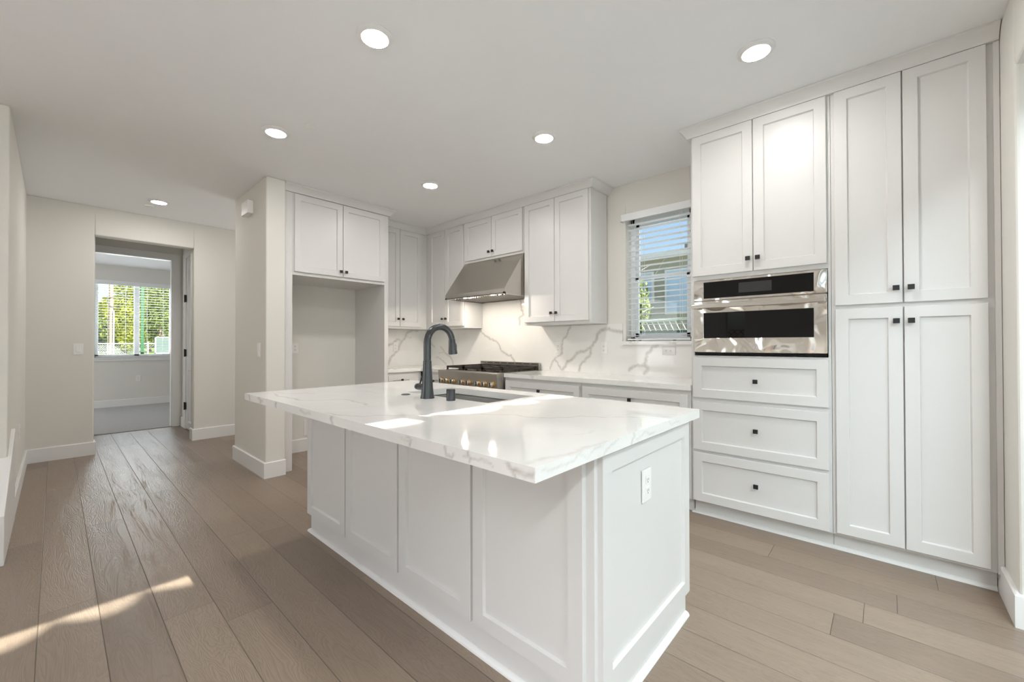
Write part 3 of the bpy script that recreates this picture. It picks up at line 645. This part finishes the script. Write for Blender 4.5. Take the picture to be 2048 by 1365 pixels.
for (z0, z1, kz) in ((0.116, 1.408, 1.332), (1.431, CB - 0.004, 1.509)):
    door(t, FT, -0.212, 0.0725, z0, z1, 0.047, kz); door(t, FT, 0.0785, 0.375, z0, z1, 0.105, kz)
struct('trim_5', qround([(0.402, 3.10), (-1.02, 3.10), (-1.02, 3.20)], 0.018), TRIM, smooth=50)

# wall oven
FO = 3.034
t = thing('wall_oven', 'built-in stainless steel speed oven with black glass in the tall cabinet', 'oven', (-0.63, 3.1, 1.134))
MB().box(-0.99, -0.26, 3.06, 3.58, 1.15, 1.64).build('housing', STEELR, t)
def frame_panel(x0, x1, z0, z1, hx0, hx1, hz0, hz1, yf, yb):
    b = MB()
    o4 = [(x0, z0), (x1, z0), (x1, z1), (x0, z1)]; i4 = [(hx0, hz0), (hx1, hz0), (hx1, hz1), (hx0, hz1)]
    vs = [(x, yf, z) for x, z in o4] + [(x, yf, z) for x, z in i4] + [(x, yb, z) for x, z in o4] + [(x, yb, z) for x, z in i4]
    fs = []
    for k in range(4):
        q = (k + 1) % 4
        fs += [(k, q, 4 + q, 4 + k), (8 + k, 12 + k, 12 + q, 8 + q), (k, 8 + k, 8 + q, q), (4 + k, 4 + q, 12 + q, 12 + k)]
    return b.add(vs, fs)
frame_panel(-1.001, -0.249, 1.510, 1.650, -0.936, -0.313, 1.524, 1.636, FO, 3.055).build('control_panel_trim', SHEET, t, bevel=0.0015)
MB().box(-0.936, -0.313, FO + 0.001, 3.055, 1.524, 1.636).build('control_glass', GLASSB, t)
MB().box(-0.716, -0.528, FO - 0.0005, FO + 0.001, 1.548, 1.614).build('display', DISP, t)
d_ = frame_panel(-1.001, -0.249, 1.151, 1.504, -0.936, -0.313, 1.249, 1.423, FO - 0.004, 3.055).build('oven_door', SHEET, t, bevel=0.0015)
MB().box(-0.936, -0.313, FO - 0.002, 3.055, 1.249, 1.423).build('door_glass', GLASSB, d_)
MB().box(-1.001, -0.25, 2.968, 2.992, 1.452, 1.482).build('handle', STEEL, d_, bevel=0.006, seg=3)
MB().box(-0.985, -0.963, 2.99, FO - 0.004, 1.447, 1.481).build('handle_bracket', STEELR, d_); MB().box(-0.288, -0.262, 2.99, FO - 0.004, 1.447, 1.481).build('handle_bracket', STEELR, d_)
bd = MB(); yb = FO - 0.005
bd.prism([(-0.638, 1.176), (-0.622, 1.179), (-0.621, 1.192), (-0.624, 1.196)], 'y', yb - 0.002, yb)
bd.prism([(-0.618, 1.178), (-0.604, 1.177), (-0.605, 1.190), (-0.610, 1.203), (-0.617, 1.213), (-0.6165, 1.195)], 'y', yb - 0.002, yb)
bd.prism([(-0.640, 1.173), (-0.603, 1.173), (-0.603, 1.1755), (-0.640, 1.1745)], 'y', yb - 0.002, yb)
bd.build('badge', CHROME, d_, weld=False)
MB().box(-0.997, -0.252, FO + 0.004, 3.055, 1.134, 1.149).build('vent_strip', GLASSB, t)

# ------------------------------------------------------------------ base cabinets
FB = face('y-', 3.055)
def base(label, x0, x1, cols, kz=0.770):
    t = thing('base_cabinet', label, 'cabinet', ((x0 + x1) / 2, 3.35, 0), 'base cabinets')
    MB().box(x0, x1, 3.055, 3.665, 0.10, 0.876).box(x0, x1, 3.11, 3.665, 0, 0.10).build('carcass', CAB, t)
    for (a, c) in cols:
        door(t, FB, a, c, 0.692, 0.842, (a + c) / 2, kz, name='drawer_front')
        m_ = (a + c) / 2
        if c - a > 0.6:
            door(t, FB, a, m_ - 0.003, 0.115, 0.680, m_ - 0.03, 0.64); door(t, FB, m_ + 0.003, c, 0.115, 0.680, m_ + 0.03, 0.64)
        else: door(t, FB, a, c, 0.115, 0.680, c - 0.03, 0.64)
    return t
base('white base cabinet immediately right of the range', -2.848, -1.950, [(-2.835, -1.962)])
base('white base cabinet under the window, next to the tall oven cabinet', -1.948, -1.030, [(-1.930, -1.050)])
t = base('narrow white base cabinet in the corner, left of the range', -4.23, -3.818, [(-4.155, -3.835)])
t = thing('base_cabinet', 'white base cabinet beside the refrigerator niche panel', 'cabinet', (-4.6, 2.9, 0), 'base cabinets')
MB().box(-4.89, -4.28, 2.561, 3.05, 0.10, 0.876).box(-4.89, -4.34, 2.561, 3.05, 0, 0.10).build('carcass', CAB, t)
F4 = face('x+', -4.28)
door(t, F4, 2.585, 2.925, 0.692, 0.842, 2.76, 0.785, name='drawer_front'); door(t, F4, 2.585, 2.925, 0.115, 0.680, 2.9, 0.64)

# ------------------------------------------------------------------ range
t = thing('gas_range', 'wide stainless steel gas range with black grates and a row of eight knobs', 'range', (-3.33, 3.3, 0))
RX0, RX1 = -3.806, -2.866
MB().box(RX0, RX1, 3.03, 3.648, 0.12, 0.90).build('body', STEELR, t, bevel=0.002)
MB().prism([(3.03, 0.735), (2.962, 0.745), (2.948, 0.86), (2.945, 0.905), (2.955, 0.916), (3.03, 0.916)], 'x', RX0, RX1).build('control_panel', STEELR, t, bevel=0.003, seg=3)
MB().box(RX0 + 0.01, RX1 - 0.01, 3.03, 3.648, 0.900, 0.916).build('cooktop', STEELR, t, bevel=0.002)
MB().box(RX0 + 0.025, RX1 - 0.025, 3.045, 3.600, 0.916, 0.9185).build('burner_tray', ENAMEL, t)
MB().box(RX0 + 0.01, RX1 - 0.01, 2.985, 3.03, 0.20, 0.725).build('oven_door', STEELR, t, bevel=0.004)
MB().box(RX0 + 0.2, RX1 - 0.2, 2.983, 2.985, 0.33, 0.58).build('door_glass', GLASSB, t)
MB().tube([(RX0 + 0.06, 2.93, 0.67), (RX1 - 0.06, 2.93, 0.67)], 0.014, 16).tube([(RX0 + 0.1, 2.93, 0.67), (RX0 + 0.1, 2.985, 0.67)], 0.009, 12).tube([(RX1 - 0.1, 2.93, 0.67), (RX1 - 0.1, 2.985, 0.67)], 0.009, 12).build('door_handle', STEEL, t, weld=False, smooth=40)
MB().box(RX0 + 0.02, RX1 - 0.02, 3.06, 3.62, 0.0, 0.12).build('plinth', STEELR, t)
# backguard with slots
bgm = MB().box(RX0 + 0.004, RX1 + 0.004, 3.612, 3.650, 0.916, 0.998)
bgd = bgm.build('backguard', STEELR, t, bevel=0.002)
sl = MB(); w = (RX1 - RX0) / 8
for i in range(8): sl.box(RX0 + w * i + 0.014, RX0 + w * (i + 1) - 0.010, 3.6105, 3.612, 0.978, 0.988)
sl.build('vent_slots', SLOT, bgd, weld=False)
# burners and grates
for i in range(3):
    cx = RX0 + 0.165 + i * 0.305
    for cy in (3.18, 3.46):
        MB().lathe((cx, cy, 0.9185), [(0.052, 0), (0.052, 0.008), (0.044, 0.012), (0.044, 0.016), (0.038, 0.02), (0.0, 0.02)], 24).build('burner', IRON, t, smooth=35)
    g = MB(); x0, x1, y0, y1 = cx - 0.143, cx + 0.143, 3.055, 3.595; z0, z1 = 0.938, 0.960; tt = 0.014
    g.box(x0, x1, y0, y0 + tt, z0, z1).box(x0, x1, y1 - tt, y1, z0, z1).box(x0, x0 + tt, y0, y1, z0, z1).box(x1 - tt, x1, y0, y1, z0, z1).box(x0, x1, 3.319, 3.331, z0, z1)
    for cy in (3.18, 3.46):
        g.box(cx - 0.005, cx + 0.005, cy + 0.03, cy + 0.139, z0, z1).box(cx - 0.005, cx + 0.005, cy - 0.125, cy - 0.03, z0, z1).box(x0 + tt, cx - 0.03, cy - 0.005, cy + 0.005, z0, z1).box(cx + 0.03, x1 - tt, cy - 0.005, cy + 0.005, z0, z1)
    for (a, c) in ((x0, y0), (x1 - 0.016, y0), (x0, y1 - 0.016), (x1 - 0.016, y1 - 0.016), (x0, 3.317), (x1 - 0.016, 3.317)): g.box(a, a + 0.016, c, c + 0.016, 0.9185, z0 + 0.002)
    g.build('grate', IRON, t, weld=False)
for x in (-3.735, -3.640, -3.540, -3.385, -3.285, -3.135, -3.040, -2.935):
    n0 = 2.955; zk = 0.800
    k = MB().lathe((x, n0, zk), [(0.034, 0), (0.034, -0.006), (0.030, -0.009), (0.0, -0.009)], 28, 'y').build('knob_bezel', GOLDREF, t, smooth=40)
    MB().lathe((x, n0 - 0.009, zk), [(0.027, 0), (0.0265, -0.022), (0.024, -0.030), (0.019, -0.032), (0.0, -0.032)], 28, 'y').build('knob', CHROME, k, smooth=40)
    MB().box(x - 0.0045, x + 0.0045, n0 - 0.049, n0 - 0.038, zk - 0.022, zk + 0.022).build('grip', IRON, k, bevel=0.002)

# hood
t = thing('range_hood', 'slanted stainless steel range hood under the short wall cabinet', 'hood', (-3.33, 3.36, 1.728))
hx0, hx1 = -3.803, -2.858
prof = [(3.652, 2.184), (3.352, 2.184), (3.05, 1.777), (3.05, 1.728), (3.062, 1.728), (3.07, 1.745), (3.652, 1.745)]
MB().prism(prof, 'x', hx0, hx1).build('canopy', STEEL, t, bevel=0.0015)
MB().box(hx0, hx1, 3.05, 3.075, 1.724, 1.734).box(hx0, hx1, 3.63, 3.652, 1.724, 1.745).box(hx0, hx0 + 0.02, 3.05, 3.652, 1.724, 1.745).box(hx1 - 0.02, hx1, 3.05, 3.652, 1.724, 1.745).build('rim', STEEL, t)
bf = MB()
for i in range(24):
    x = hx0 + 0.035 + i * 0.0368
    bf.box(x, x + 0.018, 3.18, 3.61, 1.733, 1.743)
bf.build('baffle_filter', STEELR, t, weld=False)
MB().box(hx0 + 0.022, hx1 - 0.022, 3.17, 3.62, 1.742, 1.7449).build('filter_recess', SLOT, t)
for x in (-3.55, -3.11):
    MB().lathe((x, 3.125, 1.734), [(0.0, -0.001), (0.026, -0.001), (0.030, 0.003), (0.030, 0.011)], 24).build('hood_lamp', HOODL, t, smooth=40)
for x in (-3.70, -3.02, -2.95):
    MB().lathe((x, 3.115, 1.728), [(0.0, -0.006), (0.014, -0.006), (0.015, 0.016)], 20).build('control_knob', BLACK, t, smooth=40)

# ------------------------------------------------------------------ outlets, switches, small wall and ceiling items
def plate(name, label, cat, P, u, v, w, h, kind, group=None, horiz=False):
    c = P(u, v, 0); t = thing(name, label, cat, c, group)
    def bx(u0, u1, v0, v1, n0, n1):
        b = MB(); vs = [P(a, d, n) for n in (n0, n1) for d in (v0, v1) for a in (u0, u1)]
        return b.add(vs, [(0, 2, 3, 1), (4, 5, 7, 6), (0, 1, 5, 4), (2, 6, 7, 3), (0, 4, 6, 2), (1, 3, 7, 5)])
    bx(u - w / 2, u + w / 2, v - h / 2, v + h / 2, 0, 0.006).build('plate', PLAST, t, bevel=0.002)
    if kind == 'outlet':
        for s in (-1, 1):
            a, d = (u + s * 0.020, v) if horiz else (u, v + s * 0.020)
            so = bx(a - 0.014, a + 0.014, d - 0.014, d + 0.014, 0.006, 0.0085).build('socket', PLAST, t, bevel=0.004)
            sl = MB()
            for q in (-0.0055, 0.0055):
                if horiz: k = bx(a - 0.004, a + 0.005, d + q - 0.001, d + q + 0.001, 0.0084, 0.0090)
                else: k = bx(a + q - 0.001, a + q + 0.001, d - 0.003, d + 0.006, 0.0084, 0.0090)
                sl.add(k.v, k.f)
            k = bx(a - 0.002, a + 0.002, d - 0.010, d - 0.006, 0.0084, 0.0090) if not horiz else bx(a - 0.010, a - 0.006, d - 0.002, d + 0.002, 0.0084, 0.0090)
            sl.add(k.v, k.f); sl.build('slots', SLOT, so, weld=False)
    elif kind == 'switch':
        bx(u - 0.017, u + 0.017, v - 0.034, v + 0.034, 0.006, 0.0095).build('rocker', PLAST, t, bevel=0.002)
    elif kind == 'double':
        for s in (-1, 1): bx(u - 0.012, u + 0.012, v + s * 0.03 - 0.02, v + s * 0.03 + 0.02, 0.006, 0.012).build('rocker', PLAST, t, bevel=0.002)
    return t
PB_ = face('y-', 3.653); G = 'white wall outlets'
plate('wall_outlet', 'white outlet in the backsplash under the cabinet right of the hood', 'outlet', PB_, -2.622, 1.168, 0.072, 0.118, 'outlet', G)
plate('wall_outlet', 'white outlet in the backsplash just left of the window', 'outlet', PB_, -2.068, 1.166, 0.072, 0.118, 'outlet', G)
plate('wall_outlet', 'sideways white outlet in the backsplash below the window sill', 'outlet', PB_, -1.422, 1.148, 0.118, 0.072, 'outlet', G, True)
plate('wall_outlet', 'white outlet in the backsplash beside the refrigerator niche panel', 'outlet', face('x+', -4.887), 3.07, 1.174, 0.072, 0.118, 'outlet', G)
plate('wall_outlet', 'white outlet on the back wall of the refrigerator niche', 'outlet', face('x+', WL), 1.80, 1.169, 0.072, 0.118, 'outlet', G)
plate('valve_box', 'white recessed water valve box low in the refrigerator niche', 'valve box', face('x+', WL), 1.97, 0.257, 0.15, 0.17, 'box')
plate('wall_outlet', 'white outlet on the end panel of the island', 'outlet', face('x+', -0.66), 1.468, 0.690, 0.072, 0.118, 'outlet', G)
plate('wall_outlet', 'white outlet low on the left hall wall', 'outlet', face('y+', -0.20), -5.34, 0.49, 0.072, 0.118, 'outlet', G)
plate('wall_outlet', 'white outlet on the bedroom wall under the window', 'outlet', face('x+', BX), 1.115, 0.54, 0.075, 0.118, 'outlet', G)
plate('light_switch', 'white light switch beside the hall opening', 'switch', face('x+', -6.48), 0.168, 1.163, 0.075, 0.118, 'switch')
plate('light_switch', 'white double switch on the end wall beside the refrigerator niche', 'switch', face('y-', 1.278), -4.335, 1.158, 0.072, 0.135, 'double')
t = thing('door_chime', 'small white chime box high on the end wall beside the refrigerator niche', 'chime', (-4.60, 1.278, 2.5))
MB().box(-4.71, -4.515, 1.228, 1.278, 2.475, 2.60).build('cover', PLAST, t, bevel=0.004)
lbl = ['recessed ceiling light nearest the camera, above the island slab', 'recessed ceiling light in front of the tall pantry doors', 'recessed ceiling light next to the smoke detector', 'recessed ceiling light above the aisle in front of the window', 'recessed ceiling light near the corner cabinets', 'recessed ceiling light in the hall']
for (x, y), lb in zip([(-1.872, 1.06), (-0.49, 2.45), (-3.245, 1.06), (-1.862, 2.42), (-3.23, 2.41), (-5.757, 0.739)], lbl):
    t = thing('ceiling_light', lb, 'ceiling light', (x, y, H), 'recessed ceiling lights')
    MB().lathe((x, y, H), [(0.088, 0), (0.088, -0.004), (0.082, -0.009), (0.070, -0.014), (0.0645, -0.015), (0.0645, -0.006)], 40).build('trim_ring', TRIM, t, smooth=40)
    MB().lathe((x, y, H), [(0.0640, -0.007), (0.0640, -0.015), (0.05, -0.0175), (0.0, -0.019)], 40).build('lens', LENS, t, smooth=40)
single('smoke_detector', MB().lathe((-2.99, 1.19, H), [(0.036, 0), (0.036, -0.003), (0.030, -0.006), (0.0, -0.007)], 28), PLAST, 'small flat round white smoke detector on the kitchen ceiling', 'smoke detector', (-2.99, 1.19, H), smooth=40)
single('sprinkler_cover', MB().lathe((-6.02, 0.69, H), [(0.040, 0), (0.040, -0.006), (0.034, -0.009), (0.0, -0.009)], 28), PLAST, 'small round white sprinkler cover on the hall ceiling', 'ceiling cover', (-6.02, 0.69, H), smooth=40)

# ------------------------------------------------------------------ outdoors
GRASS = mat('lawn', (0.12, 0.17, 0.04), 0.9, var=0.4, vscale=3)
PAVE = mat('paving', (0.25, 0.24, 0.22), 0.9, var=0.1)
STUCCO = mat('stucco_olive', (0.36, 0.35, 0.26), 0.9, var=0.05, bump=0.2, bscale=40)
STUCW = mat('stucco_white', (0.75, 0.73, 0.68), 0.9, var=0.05)
ROOFM = mat('roof_dark', (0.10, 0.09, 0.08), 0.8)
HWIN = mat('house_window', (0.42, 0.55, 0.68), 0.25)
WOODP = mat('pole_wood', (0.22, 0.15, 0.12), 0.85, var=0.25, vscale=12)
GREENP = mat('green_paint', (0.006, 0.07, 0.02), 0.45)
GALV = mat('galvanised', (0.45, 0.46, 0.45), 0.45, 0.3)
SCREEN = mat('fence_screen_green', (0.07, 0.10, 0.09), 0.8)
CARW = mat('car_paint_white', (0.8, 0.8, 0.8), 0.15, coat=1)
LEAFA = mat('leaf_yellow_green', (0.21, 0.23, 0.02), 0.7, var=0.5, vscale=1.6)
LEAFB = mat('leaf_green', (0.13, 0.17, 0.025), 0.7, var=0.5, vscale=1.6)
struct('ground_front', MB().box(-80, -11.25, -60, 60, -0.6, -0.35), PAVE)
struct('ground_back', MB().box(-30, 30, 3.9, 60, -0.5, -0.2), PAVE)
struct('lawn_bank', MB().prism([(-19.0, -0.4), (-19.0, 0.45), (-22.0, 0.80), (-60, 0.85), (-60, -0.4)], 'y', -30, 40), GRASS)
def bush(name, label, c, r, mat_, n, leaf=0.07, seed=1, cat='tree', trunk=None):
    rnd = random.Random(seed); t = thing(name, label, cat, (c[0], c[1], c[2] - r[2]))
    b = MB(); fol = [(Vector((c[0], c[1], c[2])), r)]
    for i in range(12):
        a = rnd.uniform(0, 2 * PI); h = rnd.uniform(-0.6, 0.75)
        fol.append((Vector((c[0] + r[0] * 0.6 * math.cos(a), c[1] + r[1] * 0.6 * math.sin(a), c[2] + r[2] * h)), [q * 0.45 for q in r]))
    for i in range(n):
        cc, rr = rnd.choice(fol)
        d = Vector((rnd.gauss(0, 1), rnd.gauss(0, 1), rnd.gauss(0, 1))).normalized(); s = rnd.uniform(0.75, 1.05)
        q = cc + Vector((d.x * rr[0] * s, d.y * rr[1] * s, d.z * rr[2] * s))
        a = Vector((rnd.gauss(0, 1), rnd.gauss(0, 1), rnd.gauss(0, 1))).normalized(); e = a.orthogonal().normalized(); l = leaf * rnd.uniform(0.6, 1.3)
        b.add([q - a * l, q + e * l * 0.5, q + a * l, q - e * l * 0.5], [(0, 1, 2, 3)])
    b.build('foliage', mat_, t, weld=False)
    z0 = trunk if trunk is not None else c[2] - r[2]
    MB().tube([(c[0], c[1], z0), (c[0], c[1] + 0.05, c[2])], [0.10, 0.05], 10).build('trunk', WOODP, t, smooth=50)
    return t
bush('garden_tree', 'bushy yellow-green tree behind the fence, between utility pole and window mullion', (-24.5, 2.0, 2.0), [0.9, 0.75, 1.05], LEAFA, 9000, seed=2, trunk=0.75)
bush('garden_tree', 'large green tree behind the green screened fence panel', (-27.2, 3.55, 2.6), [1.15, 1.0, 1.6], LEAFB, 11000, seed=3, trunk=0.75)
bush('garden_tree', 'green tree left of the utility pole outside the bedroom', (-27.2, 1.0, 1.9), [0.9, 0.75, 1.15], LEAFB, 7000, seed=4, trunk=0.75)
bush('garden_tree', 'tall loose yellow-green tree rising above the others', (-31, 3.6, 3.4), [1.4, 1.6, 1.9], LEAFA, 7000, seed=5, trunk=0.75)
t = thing('utility_pole', 'brown wooden utility pole with a loop of cable outside the bedroom window', 'pole', (-22, 1.438, 0.6))
MB().tube([(-22, 1.438, 0.5), (-22, 1.438, 6.5)], 0.067, 16).build('shaft', WOODP, t, smooth=60)
lp = [(-21.9, 1.52 + 0.2 * math.cos(a), 2.84 + 0.2 * math.sin(a)) for a in [2 * PI * k / 28 for k in range(29)]]
MB().tube(lp, 0.012, 8).build('cable_loop', BLACK, t, smooth=60)
MB().tube([(-21.88, 1.50, 0.6), (-21.88, 1.50, 2.5)], 0.025, 10).build('conduit', GALV, t, smooth=60)
single('sign_post', MB().box(-14.03, -13.97, 1.455, 1.516, -0.35, 4.5), GREENP, 'bright green square post outside the bedroom window', 'post', (-14, 1.485, -0.35))
t = thing('chain_link_fence', 'chain-link fence with white top rail and green screened panel', 'fence', (-18, 1.8, 0))
MB().tube([(-18, -1.0, 1.236), (-18, 2.24, 1.236)], 0.02, 10).build('top_rail', GALV, t, smooth=60)
for y in (-0.2, 1.10, 2.05, 2.24): MB().tube([(-18, y, -0.35), (-18, y, 1.30 if y > 2 else 1.26)], 0.02, 10).build('post', GALV, t, smooth=60)
fr = MB().box(-18.02, -17.98, 2.22, 2.25, 0.5, 1.46).box(-18.02, -17.98, 2.22, 3.6, 1.44, 1.46).box(-18.02, -17.98, 2.22, 3.6, 0.90, 0.93); fr.build('panel_frame', GALV, t)
MB().box(-17.995, -17.985, 2.25, 3.6, 0.0, 1.44).build('screen', SCREEN, t)
me_ = MB()
for i in range(60):
    y = -1.0 + i * 0.055
    me_.tube([(-18, y, 0.2), (-18, y + 1.0, 1.2)], 0.003, 4, cap=False) if y + 1.0 < 2.25 else None
    me_.tube([(-18, y + 1.0, 0.2), (-18, y, 1.2)], 0.003, 4, cap=False) if y + 1.0 < 2.25 else None
me_.build('mesh_wire', GALV, t, weld=False)
t = thing('parked_car', 'white parked car at the lower left of the bedroom window', 'car', (-15.3, 0.4, -0.35))
MB().prism([(-1.9, -0.05), (-1.85, 0.40), (-1.3, 0.52), (-0.75, 0.95), (-0.15, 1.03), (0.35, 0.98), (0.95, 0.60), (1.15, 0.50), (1.2, -0.05)], 'x', -16.2, -14.6).build('body', CARW, t, bevel=0.12, seg=4, smooth=60)
MB().prism([(-1.15, 0.55), (-0.70, 0.92), (0.30, 0.93), (0.80, 0.60)], 'x', -14.6, -14.585).build('side_window', GLASSB, t)
for y in (-1.2, 0.7): MB().lathe((-14.75, y, 0.0), [(0.33, 0), (0.33, 0.2), (0.2, 0.22)], 24, 'x').build('wheel', BLACK, t, smooth=40)
# neighbour's house seen through the kitchen window
t = thing('neighbour_house', 'olive stucco neighbour house with flat roof outside the kitchen window', 'building', (-5, 11.5, -0.2))
MB().box(-9.5, -1.5, 10.0, 14.0, -0.2, 3.30).build('wall', STUCCO, t)
MB().box(-9.7, -1.3, 9.75, 14.2, 3.30, 3.42).build('roof', STUCW, t)
MB().box(-3.86, -3.55, 11.0, 11.7, 3.42, 3.86).build('air_conditioner', ROOFM, t); MB().box(-3.46, -3.1, 11.0, 11.7, 3.42, 3.84).build('air_conditioner', ROOFM, t)
for (a, c, z0, z1) in ((-3.92, -3.42, 1.97, 2.95), (-4.62, -4.30, 2.3, 2.95), (-3.0, -2.6, 1.97, 2.95)):
    w_ = MB().box(a - 0.05, c + 0.05, 9.95, 10.0, z0 - 0.05, z1 + 0.05).build('window', STUCW, t); MB().box(a, c, 9.94, 9.955, z0, z1).build('pane', HWIN, w_)
bush('garden_shrub', 'dark shrub at the left of the kitchen window view', (-4.55, 9.2, 2.0), [0.5, 0.35, 0.75], LEAFB, 3000, leaf=0.05, seed=9, cat='shrub', trunk=-0.2)
t = thing('bare_tree', 'bare pale branched tree outside the kitchen window', 'tree', (-3.95, 8.4, -0.2))
rb = random.Random(11); tb = MB().tube([(-3.95, 8.4, -0.2), (-3.93, 8.4, 2.9)], [0.035, 0.02], 8)
for i in range(16):
    z = 1.5 + i * 0.09; a = rb.uniform(-1, 1); tb.tube([(-3.94, 8.4, z), (-3.94 + a * 0.3, 8.4 + rb.uniform(-0.2, 0.2), z + 0.1), (-3.94 + a * 0.6, 8.4, z + rb.uniform(0.1, 0.45))], [0.012, 0.009, 0.005], 6)
tb.build('branches', mat('bark_pale', (0.45, 0.42, 0.36), 0.9), t, weld=False)
single('hedge', MB().box(-6.5, -1.0, 6.6, 7.2, -0.2, 1.42), mat('hedge_green', (0.05, 0.16, 0.08), 0.8, var=0.6, vscale=14, bump=1.0, bscale=30), 'low clipped green hedge under the kitchen window view', 'hedge', (-3.7, 6.9, -0.2))
t = thing('garden_handrail', 'pale handrail with slanted bars above the hedge outside the kitchen window', 'handrail', (-3.4, 7.6, -0.2))
MB().tube([(-6.0, 7.6, 1.56), (-2.0, 7.6, 1.68)], 0.02, 8).build('rail', STUCW, t, smooth=60)
for i in range(14): MB().tube([(-3.5 + i * 0.11, 7.6, 1.62), (-3.3 + i * 0.11, 7.6, 1.2)], 0.008, 6).build('bar', STUCW, t)
for x in (-5.6, -4.2, -2.3): MB().tube([(x, 7.6, -0.2), (x, 7.6, 1.6)], 0.02, 8).build('post', GALV, t)
# unseen wall added to shade the patio door but for scalloped sun streaks
pin = [-6.2, -5.8, -5.5, -5.0, -4.6, -4.1, -3.7, -3.2, -2.75, -2.4, -2.0, -1.55, -1.2, -0.75, -0.35, 0.03, 0.32, 0.78, 1.18, 1.42, 1.85, 2.2, 2.7]
XP = 3.7; pts = []
for a, c in zip(pin[:-1], pin[1:]):
    for k in range(9):
        tt_ = k / 9; pts.append((a + (c - a) * tt_ + 1.485, 4.582 - 0.086 * math.sin(PI * tt_) ** 0.8))
pts += [(pin[-1] + 1.485, 4.57), (4.35, 4.57), (4.35, 7.6), (8.5, 7.6)]  # raised end added to keep direct sun off the kitchen window
struct('wall_sun_blocker', MB().prism([(pts[0][0], -0.3)] + pts + [(8.5, -0.3)], 'x', XP, XP + 0.05), STUCW)
# lattice screen outside the rear window
t = thing('lattice_screen', 'wooden lattice screen behind the camera outside the rear window', 'screen', (-3.0, -6.6, 0))
lm = MB()
for i in range(26):
    x = -5.2 + i * 0.16
    lm.tube([(x, -6.6, 0.55), (x + 1.0, -6.6, 1.55)], 0.014, 4); lm.tube([(x + 1.0, -6.62, 0.55), (x, -6.62, 1.55)], 0.014, 4)
lm.box(-5.3, -0.2, -6.64, -6.58, 1.55, 1.60).box(-5.3, -0.2, -6.64, -6.58, 0.0, 0.55)
lm.build('lattice', WOODP, t, weld=False)
print('objects', len(bpy.data.objects))
